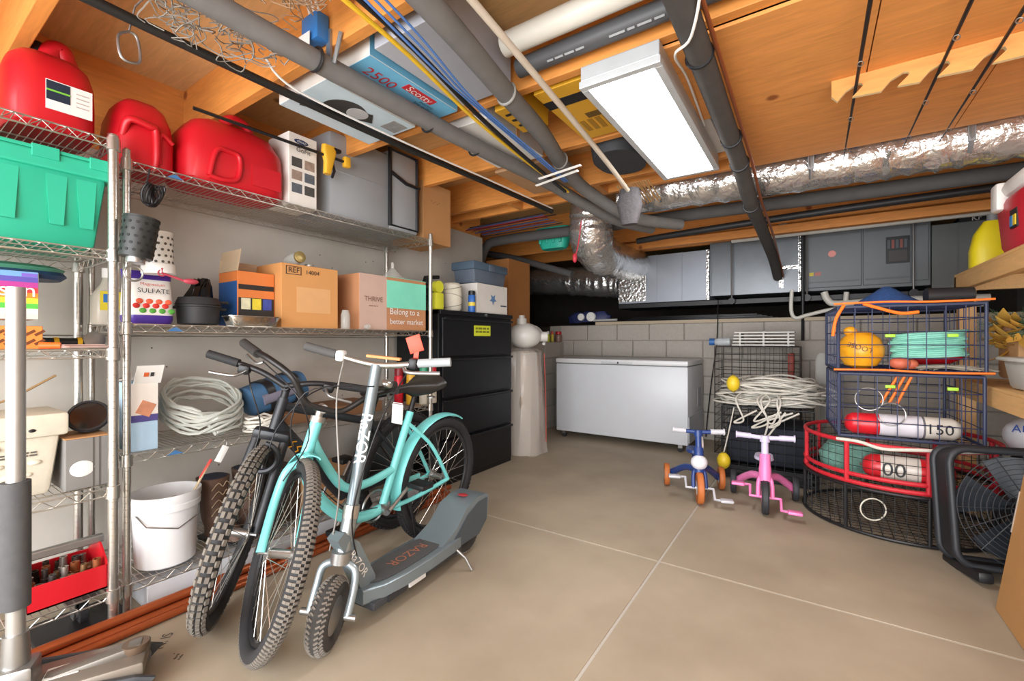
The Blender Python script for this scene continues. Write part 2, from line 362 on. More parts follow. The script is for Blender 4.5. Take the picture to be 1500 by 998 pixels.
# middle shelf
t, wd, hh, hx = carton('detergent_box', 'rainbow striped laundry product box on orange carton', 'box', -30, 57, 397, -2.3, .2, 1.068+.105, M('#ddd8d0', .5))
cols = ['#6f9fd0', '#5a4ea8', '#b03a8e', '#e23c3c', '#f08a2c', '#f3d43a', '#56b947', '#dcd6cc', '#cfc9c0']
for i, c in enumerate(cols): decal(t, (hx, 0, hh*(1-(i+.5)/9)), EY, EZ, wd-.004, hh/9, M(c, .5), 'printed_band', .002)
text(t, 'sun', (hx+.002, wd*.12, hh*.6), EY, EZ, .075, WHITE, width=wd*.62)
decal(t, (hx+.001, wd*.33, hh*.93), EY, EZ, wd*.28, .012, M('#7a5fc0', .5), 'printed_badge', .003)
t, wd, hh, hx = carton('orange_carton', 'orange carton with diagonal black print under the rainbow box', 'carton', -40, 63, 478, -2.29, .22, 1.068, M('#ee8a3c', .6))
for k in range(14):
    y = -wd*.45+(k % 7)*wd*.15; z = hh*(.3 if k < 7 else .7); decal(t, (hx, y, z), V((0, 1, .7)), V((0, -.7, 1)), .03, .009, M('#6d3a16', .6), 'print_mark', .002)
t = thing('folded_bag', 'folded green and navy tarp bag on top of rainbow box', 'bag', (-2.42, yat(5, -2.4), 1.068+.105+zat(397, -2.3, .2)-1.173), 0)
m = MB(); sl(m, [(0, .1, .15), (.015, .115, .165), (.03, .1, .155)], 2.6); m.to('lower_fold', M('#1f3a5c', .5, 0, .3), t)
m = MB(); sl(m, [(.024, .1, .15), (.04, .11, .16), (.052, .08, .13)], 2.6); m.to('upper_fold', M('#3e7a63', .5, 0, .3), t)
# power tool and odds
t = thing('angle_grinder', 'black and yellow angle grinder lying on the wire shelf', 'power tool', (-2.5, yat(93, -2.5), 1.07), 0); t.scale = (.65, .65, .65)
m = MB(); m.tube([(0, -.1, .035), (0, .02, .035), (0, .09, .035)], [.03, .026, .03], 12); m.to('body', BLACK, t)
for y in (-.045, .06):
    m = MB(); m.cyl((0, y, .035), (0, y+.022, .035), .0315, n=14); m.to('yellow_band', M('#e8b71f', .5), t)
m = MB(); m.cyl((0, .1, .04), (0, .16, .04), .028, .035); m.lathe([(.05, 0), (.055, .006), (.01, .012)], 20, Matrix.Translation((.02, .14, .05)) @ Matrix.Rotation(1.2, 4, 'Y')); m.to('guard', STEEL, t)
m = MB(); m.tube([(0, -.09, .03), (.02, -.13, .06), (.03, -.15, .03)], .012, 8); m.to('side_handle', BLACK, t)
m = MB(); yc = yat(122, -2.3); m.box((-2.33, yc, 1.076), (.1, .13, .008), .002, rot=Matrix.Rotation(.3, 3, 'Z')); m.box((-2.335, yc, 1.083), (.09, .12, .005), .002, rot=Matrix.Rotation(.1, 3, 'Z'))
t = one('paper_stack', m, M('#d8b9b2', .7, 0, .25, 20), 'loose pinkish papers and envelopes in front of grinder', 'papers', sm=False)
m = MB(); yc = yat(74, -2.24); m.cyl((-2.255, yc-.025, 1.082), (-2.235, yc+.025, 1.082), .013, .011); one('marker_cap', m, M('#ee6a26', .4), 'orange marker lying beside the orange carton', 'marker')
# lower shelf
CRM = M('#d9d2bf', .6, 0, .1, 30, .15)
yb_ = yat(98, -2.28); ya_ = yb_-.42; hh = zat(603, -2.28, yb_)-.542
t = thing('minnow_bucket', 'cream plastic lidded bucket with raised fish pattern and vent holes', 'bucket', (-2.41, (ya_+yb_)/2, .542), 0)
m = MB(); m.box((0, 0, hh*.42), (.25, .4, hh*.84), .02, taper=.86); m.to('body', CRM, t)
m = MB(); m.bb(-.14, .14, -.215, .215, hh*.72, hh, .012); m.to('lid', CRM, t)
for k in range(7):
    m = MB(); m.ell((.118-.006*(k//3), .04+.045*(k % 3)-.02*(k//3), hh*.42-.04*(k//3)), (.008, .018, .009), 12); m.to('raised_fish', CRM, t)
for k in range(3):
    m = MB(); m.ell((.141, .02+.05*k, hh*.84-.004*k), (.004, .01, .006), 10); m.to('vent_hole', BLACK, t)
m = MB(); m.ell((.128, .03, hh*.63), (.006, .016, .011), 10); m.to('latch_hole', BLACK, t)
marks(t, (.121, .09, hh*.53), EY, EZ, .09, .02, 2, M('#57534a', .7))
m = MB(); m.tube([(0, -.02, hh), (.02, .1, hh+.06), (.03, .2, hh+.13)], .004, 6); m.to('net_stick', M('#8a6d45', .7), t)
m = MB(); cpos = PX(130, 610, -2.36); Tm = Matrix.Translation(cpos) @ Matrix.Rotation(math.radians(62), 4, 'Y') @ Matrix.Rotation(.3, 4, 'X')
t = thing('work_lamp', 'round black work lamp with glossy reflector on grey carton', 'lamp', cpos, 0); Tm.translation = V((0, 0, 0))
m.lathe([(.03, -.1), (.05, -.05), (.062, 0), (.062, .012), (.054, .012)], 28, Tm, caps=False); m.to('shell', BLACK, t)
m = MB(); m.lathe([(.054, .008), (.03, -.02), (.012, -.03)], 24, Tm); m.to('reflector', M('#55565a', .1, .9), t)
m = MB(); m.torus((0, 0, 0), .06, .006, Tm, 28); m.to('bezel', RUBBER, t)
t, wd, hh, hx = carton('grey_carton', 'scuffed grey box with brown top under the round work lamp', 'box', 95, 161, 642, -2.27, .2, .542, M('#7f7d7a', .7, 0, .15)); 
m = MB(); m.bb(-hx, hx, -wd/2, wd/2, hh, hh+.004); m.to('top_flap', CARD, t, False)
m = MB(); m.ell((hx, -wd*.13, hh*.4), (.002, .035, .03)); m.to('torn_patch', M('#e3e2df', .7), t)
for y in (.12, .26): decal(t, (hx, wd*y, hh/2), EY, EZ, .004, hh, M('#55534f', .7), 'strap', .003)
# red tray of sockets
ya_, yb_ = yat(40, -2.25), yat(161, -2.25); wd = yb_-ya_; yc = (ya_+yb_)/2
t = thing('tool_tray', 'red metal tote tray full of sockets with grey carry handle', 'tool tray', (-2.37, yc, .15), 0)
m = MB(); z = .09
for a in ((-.12, .12, -wd/2, wd/2, 0, .006), (.114, .12, -wd/2, wd/2, 0, z), (-.12, -.114, -wd/2, wd/2, 0, z)): m.bb(*a)
for s in (-1, 1): m.prism([(-.12, 0), (.12, 0), (.12, z), (.03, z+.06), (-.03, z+.06), (-.12, z)], frame((0, s*wd/2-.003, 0), EX, EZ), .006)
m.to('body', RED, t, False)
m = MB(); m.bb(-.014, .014, -wd/2-.02, wd/2+.01, z+.055, z+.085, .004); m.to('carry_handle', STEEL, t, False)
SOCK = [M('#8a6a4a', .45, .7), M('#6d6a66', .4, .8), M('#b3aca3', .3, .8), M('#4a4038', .5, .6), M('#9c5a34', .5, .5)]
spots = []; rs = random.Random(5)
for i in range(900):
    r = rs.uniform(.011, .017); x, y = rs.uniform(-.095, .095), rs.uniform(-wd*.46, wd*.46)
    if abs(x)+r > .108 or abs(y)+r > wd/2-.01 or any(math.hypot(x-p[0], y-p[1]) < r+p[2]+.009 for p in spots): continue
    spots.append((x, y, r))
for i, (x, y, r) in enumerate(spots):
    h = rs.uniform(.05, .11) if abs(x) > .034 else rs.uniform(.05, .085)
    T = Matrix.Translation((x, y, .012)) @ Matrix.Rotation(rs.uniform(-.06, .06), 4, 'X') @ Matrix.Rotation(rs.uniform(-.06, .06), 4, 'Y')
    m = MB(); m.lathe([(r, 0), (r, h*.6), (r*.85, h*.62), (r*.85, h), (r*.55, h), (r*.5, h-.02)], 12, T)
    tag(m.to('socket', SOCK[i % 5]), ('brown worn socket standing in the red tool tray', 'dull grey socket standing in the red tool tray', 'bright steel socket standing in the red tool tray', 'dark brown socket standing in the red tool tray', 'coppery socket standing in the red tool tray')[i % 5], 'socket', 'sockets in the red tray').location = (-2.37, yc, .152)
# caster dolly under the rack
cp = PZ(128, 925, .0); t = thing('caster_dolly', 'dark caster wheel dolly under the galvanised rack', 'dolly', (-2.36, cp.y, 0), 0)
m = MB(); m.tube([(0, -.012, .05), (0, .012, .05)], .05, 24); m.to('wheel', RUBBER, t); m = MB(); m.cyl((0, -.02, .05), (0, .02, .05), .025, n=16); m.to('hub', STEEL, t)
m = MB(); m.prism([(-.02, .03), (.02, .03), (.045, .105), (-.045, .105)], frame((0, -.022, 0), EX, EZ), .004); m.bb(-.05, .05, -.05, .05, .1, .107); m.to('fork', STEEL, t, False)
m = MB(); m.bb(-.1, .1, -.14, .12, .0, .02, .003); m.to('base', BLACK, t, False)
# ---- things on the long chrome rack, top shelf
t, wd, hh, hx = carton('carrier_box', 'white baby carrier carton with product photos beside long fuel can', 'box', 423, 464, 200, -2.26, .2, 1.812, M('#e4ded6', .6))
m = MB(); m.ell((hx, -.01, hh*.9), (.002, .04, .013), 20); m.to('brand_oval', M('#27375f', .5), t); text(t, 'chicco', (hx+.003, -.01, hh*.9), EY, EZ, .02, WHITE)
text(t, 'GoFit', (hx+.002, 0, hh*.78), EY, EZ, .035, M('#3a3a3a', .6))
for i in range(3):
    for j in range(2): decal(t, (hx, -wd*.22+j*wd*.45, hh*(.6-.18*i)), EY, EZ, wd*.36, hh*.13, M(('#4a4744', '#9a8577', '#5a5f66')[(i+j) % 3], .6, 0, .5, 30), 'product_photo', .002)
a, b = PX(283, 158, -2.2), PX(512, 240, -2.2)
YEL = M('#e3ab2d', .45, 0, .06)
t = thing('bar_clamp', 'yellow quick grip bar clamp with long black bar on top shelf', 'clamp', a, 0); b = b-a
m = MB(); m.tube([(0, 0, 0), b], .0085, 4); m.to('bar', BLACK, t, False)
q = b*.83
m = MB(); sl(m, [(-.1, .016, .018, 0, -.01), (-.03, .018, .026), (.02, .02, .04), (.055, .018, .038)], 4, 20, Matrix.Translation(q)); m.to('jaw_body', YEL, t)
m = MB(); m.box(q+V((0, .035, .045)), (.036, .07, .02), .006); m.to('jaw_pad', BLACK, t)
m = MB(); m.tube([q+V((0, .02, -.02)), q+V((0, .035, -.07)), q+V((0, .02, -.11))], .008, 8); m.to('trigger', BLACK, t)
m = MB(); m.box(b+V((0, -.02, 0)), (.034, .04, .06), .008); m.to('fixed_jaw', YEL, t)
GB = M('#9a9da0', .45, 0, .05)
ya_, yb_ = yat(484, -2.26), yat(616, -2.3); wd = yb_-ya_
hh = zat(208, -2.27, (ya_+yb_)/2)-1.815
t = thing('grey_storage_tote', 'grey plastic tote lying on its side with black lid frame', 'storage tote', (-2.46, (ya_+yb_)/2-.012, 1.816), 0)
m = MB(); m.box((-.0, -wd*.15, hh*.46), (.34, wd*.62, hh*.92), .03); m.to('body', GB, t)
m = MB(); m.box((0, wd*.29, hh*.5), (.36, wd*.34, hh*.96), .02); m.to('lid', GB, t)
m = MB(); m.box((.16, -wd*.16, hh*.5), (.03, wd*.5, .012), .005); m.to('moulded_step', GB, t)
for pts in (((.18, wd*.12, hh*.07), (.18, wd*.12, hh*.98), (.18, wd*.44, hh*.98), (.18, wd*.44, hh*.07)),):
    m = MB(); m.tube([V(p) for p in pts], .014, 8, closed=True, flat=1); m.to('lid_frame', BLACK, t)
m = MB(); m.tube([(.19, wd*.12, hh*.7), (.19, wd*.3, hh*.62), (.19, wd*.46, hh*.62)], .012, 8); m.to('latch_bar', BLACK, t)
t, wd, hh, hx = carton('plain_carton', 'plain brown carton at the end of the top rack shelf', 'box', 620, 660, 272, -2.3, .32, 1.812, CARD); 
for k in range(5): decal(t, (hx, -.06+.02*k, hh*.7-.012*(k % 2)), EY, EZ, .012, .006, M('#9a6b42', .8), 'print_mark', .002)
m = MB(); cpos = PX(215, 268, -2.22); pts = []
for k in range(40): a = k*.9; pts.append(cpos+V((.012*math.cos(k*1.7), .02*math.sin(a)+.001*k, -.045-.045*math.cos(a*1.02))))
m.tube(smooth(pts, 3), .004, 6); m.tube([cpos+V((0, .01, .06)), cpos, cpos+V((0, .02, -.02))], .003, 6)
one('cord_hank', m, BLACK, 'coiled black cord hank hooked under the top wire shelf', 'cord')
# second shelf
m = MB(); p = PX(160, 448, -2.6)
t = thing('cleaner_bottle', 'clear spray bottle with yellow and blue label behind the posts', 'bottle', (-2.5, yat(158, -2.5), ZB[1]+.002), 0)
m = MB(); sl(m, [(0, .035, .05), (.01, .04, .055), (.12, .04, .055), (.17, .02, .025), (.2, .015, .015)], 3); m.to('body', M('#c7c2b4', .3), t); m = MB(); m.cyl((0, 0, .2), (0, 0, .24), .02); m.to('cap', WHITE, t)
decal(t, (.041, 0, .1), EY, EZ, .07, .08, M('#d8c32f', .5), 'label_panel'); decal(t, (.0425, -.01, .11), EY, EZ, .03, .035, M('#2f6fb5', .5), 'label_print')
ya_, yb_ = yat(188, -2.27), yat(260, -2.27); wd = yb_-ya_; hh = zat(398, -2.3, (ya_+yb_)/2)-ZB[1]
t = thing('fertilizer_bag', 'white and purple magnesium sulfate bag with tomato picture', 'bag', (-2.36, (ya_+yb_)/2+.004, ZB[1]+.005), 0)
m = MB(); sl(m, [(0, .05, wd*.47), (.02, .07, wd*.5), (hh*.45, .07, wd*.49), (hh*.8, .035, wd*.48), (hh, .006, wd*.5)], 3.4); m.to('body', M('#e6e2dc', .35, 0, .05, 8, .25), t)
PUR = M('#4b2f8f', .35)
m = MB(); sl(m, [(hh*.84, .034, wd*.495), (hh*1.0, .008, wd*.53)], 3.4); m.to('purple_top', PUR, t)
m = MB(); sl(m, [(-.001, .053, wd*.478), (.02, .0715, wd*.505), (hh*.16, .0725, wd*.503)], 3.4); m.to('purple_base', PUR, t)
text(t, 'SULFATE', (.068, wd*.02, hh*.61), EY, EZ+EX*-.25, .04, M('#2b3138', .6), width=wd*.66); text(t, 'Magnesium', (.054, wd*.02, hh*.74), EY, EZ-EX*.35, .025, M('#c8442f', .6), width=wd*.5)
for k in range(12):
    m = MB(); m.ell((.07, -wd*.34+.011*k, hh*(.33+.1*math.sin(k*2.1))), (.004, .013, .011), 10); m.to('printed_fruit', M(('#cf2f2a', '#de5a3a', '#4f9d3a')[k % 3], .4), t)
def perforated(name, label, c, r, h, mat, tilt, holes, stack=False, cat='basket'):
    t = thing(name, label, cat, c, 0); t.rotation_euler = (tilt, 0, 0)
    m = MB(); m.lathe([(r*.9, 0), (r*.92, .004), (r, h), (r*1.03, h), (r*1.03, h-.008), (r*.97, h-.008)], 32, caps=True); m.to('body', mat, t)
    if stack:
        m = MB(); m.lathe([(r*1.04, -.028), (r*1.08, -.024), (r*1.04, .012), (r*.92, .014)], 32); m.to('lower_rim', mat, t)
    hb = MB()
    for k in range(5):
        z = h*(.14+.17*k)
        for j in range(14):
            a = 2*math.pi*(j+.5*(k % 2))/14; rr = r*(.915+.085*z/h); hb.lathe([(.0055, -.002), (.0055, .0016)], 8, Matrix.Translation((rr*math.cos(a), rr*math.sin(a), z)) @ Matrix.Rotation(a, 4, 'Z') @ Matrix.Rotation(math.pi/2, 4, 'Y'))
    stuff(hb.to('holes', holes, t)); return t
perforated('bait_canister', 'black perforated bait canister clipped to the rack post', PX(199, 378, -2.13), .056, .155, M('#232524', .5), -.12, M('#0c0c0c', .6))
t = bpy.data.objects['bait_canister']; m = MB(); m.cyl((0, 0, 0), (0, 0, -.02), .03); m.torus((0, 0, -.06), .028, .004, Matrix.Rotation(math.pi/2, 4, 'Y')); m.to('clip', STEEL, t)
perforated('bait_cup', 'white perforated bait canister hanging in front of fertilizer bag', PX(232, 392, -2.27), .055, .145, WHITE, .05, M('#5a554c', .6), True)
m = MB(); c = PX(237, 400, -2.215); m.tube([c+V((0, 0, .02)), c, c+V((.01, .06, -.02)), c+V((.01, .09, -.03))], .005, 6); m.torus(c, .012, .003, Matrix.Rotation(math.pi/2, 4, 'Y')); m.ell(c+V((.01, .1, -.025)), (.012, .03, .012)); one('snap_hook', m, M('#b0404f', .5), 'snap hook with pink tab dangling from white canister', 'hook')
yc = yat(292, -2.36); t = thing('cast_iron_pot', 'black cast iron pot with skillet lid and side lugs', 'pot', (-2.37, yc, ZB[1]+.002), 0)
BI = M('#2c2c2d', .6, .2, .15, 20, .15)
m = MB(); m.lathe([(.06, 0), (.08, .01), (.085, .085), (.09, .088), (.09, .094)], 32); m.to('body', BI, t)
m = MB(); m.lathe([(.086, .094), (.09, .1), (.078, .13), (.03, .135)], 32); m.to('lid', BI, t)
m = MB(); m.box((.0, .1, .115), (.03, .05, .014), .005); m.box((0, -.1, .082), (.03, .03, .012), .004); m.box((0, .1, .082), (.03, .03, .012), .004); m.to('lug', BI, t)
m = MB(); yc = yat(290, -2.56); sl(m, [(0, .06, .06), (.05, .07, .07), (.12, .06, .065), (.19, .04, .04, 0, .01), (.23, .02, .025, 0, .02)], 2.4, 28)
for v in m.bm.verts: v.co += V((random.uniform(-.012, .012), random.uniform(-.012, .012), random.uniform(-.004, .008)))
o = one('trash_bag', m, M('#1e1b1a', .22, 0, .3), 'crumpled glossy black plastic bag behind cast iron pot', 'bag'); o.location = (-2.56, yc, ZB[1]+.012)
t, wd, hh, hx = carton('open_carton', 'open orange and blue product carton with raised flap', 'box', 348, 402, 400, -2.36, .2, ZB[1], M('#d97b3b', .6), flaps=[(0, -1, .11, .15), (-1, 0, .07, .3)], fm=M('#c3ab8d', .8))
decal(t, (hx, 0, hh*.72), EY, EZ, wd*.96, hh*.09, M('#26211e', .6), 'printed_band'); decal(t, (hx, 0, hh*.28), EY, EZ, wd*.96, hh*.5, M('#2a2725', .6), 'printed_panel')
for k, c in enumerate(('#d6d2b0', '#e8cc3a', '#3a4a9a')): decal(t, (hx+.002, wd*(-.29+.29*k), hh*.42), EY, EZ, wd*.24, hh*.2, M(c, .5, 0, .4, 30), 'product_photo')
decal(t, (0, -wd/2-.001, hh*.42), -EX, EZ, hx*1.9, hh*.8, M('#27548f', .5), 'printed_side'); 
ya_, yb_ = yat(336, -2.25), yat(412, -2.25); wd = yb_-ya_
m = MB(); n = 96; R = []
for (z, k) in ((0, .86), (.003, .88), (.045, .99), (.047, 1.05), (.05, 1.05), (.048, 1.0), (.006, .85)):
    ring = []
    for j in range(n):
        a = 2*math.pi*j/n; c, s = math.cos(a), math.sin(a); q = 1+(.018*math.sin(a*48) if .003 <= z <= .045 else 0)
        ring.append(V((.058*k*q*math.copysign(abs(c)**.5, c), wd/2*k*q*math.copysign(abs(s)**.5, s), z)))
    R.append(ring)
m.loft(R); o = one('foil_pan', m, M('#d9d8d4', .2, 1, .1, 20, .3), 'shallow crimped aluminium foil pan on second wire shelf', 'pan'); o.location = (-2.292, (ya_+yb_)/2, ZB[1]+.003)
t, wd, hh, hx = carton('numbered_carton', 'tan taped carton stencilled REF 14004 with jars on top', 'box', 412, 495, 391, -2.3, .3, ZB[1], M('#cf9458', .75, 0, .06))
text(t, 'REF', (hx+.002, -wd*.3, hh*.9), EY, EZ, .03, BLACK, width=.06); text(t, '14004', (hx+.002, wd*.02, hh*.89), EY, EZ, .03, BLACK, width=.075)
m = MB(); T = frame((hx+.001, -wd*.3, hh*.9), EY, EZ)
for c, s_ in (((0, .021, 0), (.084, .003, .002)), ((0, -.021, 0), (.084, .003, .002)), ((.041, 0, 0), (.003, .042, .002)), ((-.041, 0, 0), (.003, .042, .002))): m.box(c, s_, T=T)
m.to('stencil_frame', BLACK, t, False); decal(t, (hx, wd*.05, hh*.45), EY, EZ, wd*.6, hh*.4, M('#d8a56f', .5), 'tape', .0015)
zt = ZB[1]+.002+hh
def jar(label, c, r, h, lidc, lie=0, group=None):
    t = thing('glass_jar', label, 'jar', c, 0, group)
    if lie: t.rotation_euler = (0, math.radians(lie), 0)
    m = MB(); m.lathe([(r*.9, 0), (r, .006), (r, h*.75), (r*.75, h*.9), (r*.75, h)], 20); m.to('glass', glassy('#cfd3cc', .35), t)
    if lidc:
        m = MB(); m.lathe([(r*.85, h), (r*.88, h+.002), (r*.88, h+.016), (r*.8, h+.018)], 20); m.to('lid', M(lidc, .35, .6), t)
jar('glass jar lying with its gold lid facing out on numbered carton', (-2.46, yat(432, -2.4), zt+.036), .036, .1, '#b7a36a', 82)
jar('low jar with silver lid behind the gold lidded jar', (-2.42, yat(456, -2.4), zt), .03, .012, '#b9b8b2')
jar('empty clear mason jar between two cartons on second shelf', (-2.262, yat(506, -2.262), ZB[1]+.002), .026, .11, None)
jar('clear jar lying at the foot of the pinkish carton', (-2.262, yat(536, -2.262), ZB[1]+.018), .015, .03, None, 85)
ya_, yb_ = yat(522, -2.3), yat(626, -2.26); wd = yb_-ya_; hh = zat(408, -2.27, (ya_+yb_)/2)-ZB[1]
t = thing('taped_carton', 'pinkish printed carton with wide mint green tape band', 'box', (-2.425, (ya_+yb_)/2, ZB[1]+.004), 0)
m = MB(); m.bb(-.15, .15, -wd/2, wd/2, 0, hh, .003); m.to('body', M('#b9825a', .75), t, False)
decal(t, (.151, -wd*.31, hh*.5), EY, EZ, wd*.37, hh, M('#c3a596', .7), 'pink_panel', .002); decal(t, (.151, wd*.185, hh*.68), EY, EZ, wd*.62, hh*.52, M('#7fd9bd', .45), 'mint_tape', .004)
m = MB(); m.bb(-.15, .152, -wd*.12, wd/2, hh, hh+.003); m.to('tape_top', M('#7fd9bd', .45), t, False)
text(t, 'THRIVE', (.153, -wd*.31, hh*.55), EY, EZ, .03, M('#6d4a3c', .6), width=wd*.25); marks(t, (.153, -wd*.31, hh*.43), EY, EZ, wd*.12, .008, 1, M('#6d4a3c', .6))
text(t, 'Belong to a', (.153, wd*.15, hh*.35), EY, EZ, .03, WHITE, width=wd*.46); text(t, 'better market', (.153, wd*.18, hh*.16), EY, EZ, .03, WHITE, width=wd*.52)
t = thing('glass_funnel', 'clear plastic funnel standing upside down on mint taped carton', 'funnel', (-2.4, yat(575, -2.4), ZB[1]+hh+.009), 0)
m = MB(); m.lathe([(.09, 0), (.085, .01), (.02, .075), (.012, .08), (.01, .12)], 24); m.to('body', glassy('#dcd7d0', .4), t)
# third shelf
t = thing('open_hat_box', 'tall white product carton with open flap and blue base on third shelf', 'box', (-2.38, (yat(195, -2.3)+yat(222, -2.3))/2, ZB[2]+.002), 0)
ya_, yb_ = yat(180, -2.28), yat(222, -2.28); wd = yb_-ya_; hh = zat(562, -2.3, (ya_+yb_)/2)-ZB[2]
m = MB(); m.bb(-.1, .1, -wd/2, wd/2, 0, hh, .002); m.to('body', M('#a9c6dc', .6), t, False)
decal(t, (.101, 0, hh*.72), EY, EZ, wd*.98, hh*.54, M('#e4ddd5', .6), 'printed_panel'); decal(t, (.103, wd*.05, hh*.62), V((0, 1, -.5)), V((0, .5, 1)), wd*.55, hh*.2, M('#c98a6a', .5, 0, .4, 25), 'product_photo'); decal(t, (.1025, 0, hh*.48), EY, EZ, wd*.98, hh*.1, M('#4d4584', .6), 'printed_band')
m = MB(); m.box((.12, .01, hh+.035), (.004, wd*.98, .085), rot=Matrix.Rotation(.5, 3, 'Y')); m.to('flap', WHITE, t, False); decal(t, (.124, .0, hh+.035), EY, V((.5, 0, 1)), .016, .018, M('#d2622f', .6), 'printed_logo'); decal(t, (.124, .02, hh+.035), EY, V((.5, 0, 1)), .012, .018, M('#3c3a3a', .6), 'printed_logo')
t = thing('paper_bucket', 'white and black wrapped round tub behind the rack posts', 'tub', (-2.59, .73, ZB[2]+.003), 0); t.scale = (.72, .72, .9)
m = MB(); m.lathe([(.1, 0), (.105, .01), (.115, .3)], 28); m.to('body', M('#8fb0c8', .6), t)
for z0, z1, c in ((.13, .2, '#4a423d'), (.2, .235, '#d9d5cc'), (.235, .31, '#c9ae93'), (.27, .312, '#e5e2da')): m = MB(); m.lathe([(.1+.05*z0+.004, z0), (.1+.05*z1+.004, z1)], 28, caps=False); m.to('wrap_band', M(c, .6), t)
def coil(name, label, c, R, r, turns, mat, cat, sq=(1, 1), hgt=.04, seed=1, tails=0, tilt=0):
    rnd = random.Random(seed); pts = []
    for k in range(turns*14):
        a = 2*math.pi*k/14; j = k//14; rr = R*(1-.035*(j % 5))+rnd.uniform(-.004, .004)
        pts.append(V((rr*math.cos(a)*sq[0], rr*math.sin(a)*sq[1], r+hgt*((j % 4)/4)+rnd.uniform(0, hgt*.2)+tilt*math.cos(a)*sq[0])))
    for k in range(tails): pts.append(pts[-1]+V((rnd.uniform(-.03, .03), .035, -.004)))
    m = MB(); m.tube(smooth(pts, 2), r, 6); o = one(name, m, mat, label, cat); o.location = c; return o
coil('cable_coil', 'coil of pale grey cable bound with black ties on third shelf', (-2.42, yat(300, -2.4), ZB[2]+.085), .17, .007, 12, M('#b9bcb4', .6, 0, .1), 'cable', (.9, .95), .12, 3, 5, -.08)
coil('rope_hank', 'small loose hank of white rope beside the blue bag', (-2.3, yat(385, -2.3), ZB[2]+.004), .085, .006, 7, ROPEW, 'rope', (.8, 1.0), .07, 5)
t = thing('duffel_bag', 'blue and grey tool duffel with black straps on third shelf', 'bag', (-2.44, yat(400, -2.44), ZB[2]+.17), 0)
m = MB(); T = Matrix.Rotation(math.pi/2, 4, 'X') @ Matrix.Rotation(.25, 4, 'X'); sl(m, [(-.17, .05, .05), (-.155, .085, .075), (0, .1, .085), (.14, .085, .075), (.16, .05, .05)], 3, 28, T); m.to('body', M('#35597a', .7, 0, .35), t)
for s in (-.09, .05):
    m = MB(); sl(m, [(s-.02, .101, .087), (s+.02, .101, .087)], 3, 28, T); m.to('strap', BLACK, t)
m = MB(); sl(m, [(-.1, .05, .03, .06, 0), (.1, .05, .03, .06, 0)], 3, 24, T); m.to('front_pocket', M('#6d6a78', .7), t)
t, wd, hh, hx = carton('brown_tarp_box', 'long brown carton lying under the blue duffel bag', 'box', 408, 560, 597, -2.32, .3, ZB[2], M('#7a5537', .8))
for k, (c1, c2, u, v) in enumerate((('#c41f2e', '#7e1720', 606, 540), ('#d8a52b', '#d8a52b', 612, 548), ('#c8c4b4', '#2e8b6a', 621, 536), ('#cfcabd', '#c41f2e', 633, 538))):
    y = yat(u, -2.3); hh = zat(v, -2.3, y)-ZB[2]; hh = min(hh, .3)
    t = thing('spray_can', ('red spray can with red cap on third shelf', 'yellow spray can between other spray cans', 'pale spray can with green cap', 'pale spray can with red cap next to rack post')[k], 'spray can', ((-2.45, -2.37, -2.3, -2.3)[k], y, ZB[2]+.002), 0, 'spray cans on the third shelf')
    m = MB(); m.lathe([(.03, 0), (.033, .004), (.033, hh*.74), (.025, hh*.8)], 20); m.to('body', M(c1, .4, .2, .3, 25), t)
    m = MB(); m.lathe([(.031, hh*.78), (.031, hh), (.027, hh+.006)], 20); m.to('cap', M(c2, .4), t)
# bottom shelf
p = PX(243, 830, -2.2); y = yat(243, -2.33)
t = thing('plastic_bucket', 'white five gallon bucket with paint stick on bottom rack shelf', 'bucket', (-2.36, yat(243, -2.36), ZB[3]+.003), 0); t.scale = (.87, .87, .87)
BW = M('#e6e7e8', .4, 0, .03)
m = MB(); m.lathe([(.118, 0), (.124, .006), (.134, .27), (.146, .272), (.147, .3), (.143, .302), (.149, .325), (.149, .35), (.14, .35), (.13, .2), (.115, .02)], 40); m.to('body', BW, t)
m = MB(); m.tube([(.05, .0, .05), (.03, .1, .3), (.04, .19, .47)], .006, 6); m.to('paint_stick', M('#cdb794', .7), t); m = MB(); m.tube([(.032, .14, .38), (.04, .19, .47)], .0075, 6); m.to('stick_tip', M('#cc4b44', .6), t)
m = MB(); m.ell((.02, -.02, .22), (.09, .09, .05)); m.ell((-.03, .05, .26), (.05, .05, .04)); m.to('contents', M('#47443f', .8, 0, .4), t)
m = MB(); m.tube([(.0, -.149, .3), (.1, -.11, .22), (.15, 0, .19), (.1, .11, .22), (0, .149, .3)], .003, 6); m.to('bail', STEEL, t)
def boot(label, c, rz):
    t = thing('cowboy_boot', label, 'boot', c, rz, 'boots on the bottom rack shelf'); LE = M('#5a4234', .6, 0, .3, 18, .3)
    m = MB(); sl(m, [(.02, .12, .045, .05), (.06, .115, .045, .045), (.1, .06, .045, -.02), (.2, .06, .055, -.03), (.3, .07, .065, -.03)], 2.4, 24); m.to('upper', LE, t)
    m = MB(); m.bb(-.08, .17, -.045, .045, .01, .022, .004); m.bb(-.08, -.02, -.04, .04, -.0, .02); m.to('sole', BLACK, t)
    m = MB(); sl(m, [(.285, .058, .053, -.03), (.303, .06, .055, -.03)], 2.4, 24); m.to('opening', M('#20283a', .7), t)
    m = MB()
    for k in range(4): m.tube(smooth([(.035, -.05, .13+.04*k), (.04, -.02, .16+.04*k), (.042, 0, .14+.04*k), (.04, .02, .16+.04*k), (.03, .05, .13+.04*k)], 3), .0025, 5)
    m.to('stitching', M('#a08a70', .6), t)
boot('brown stitched cowboy boot with navy lining beside the white bucket', (-2.4, yat(318, -2.4), ZB[3]+.002), .2)
boot('brown cowboy boot half hidden behind the front bicycle wheel', (-2.44, yat(364, -2.44), ZB[3]+.002), -.1)
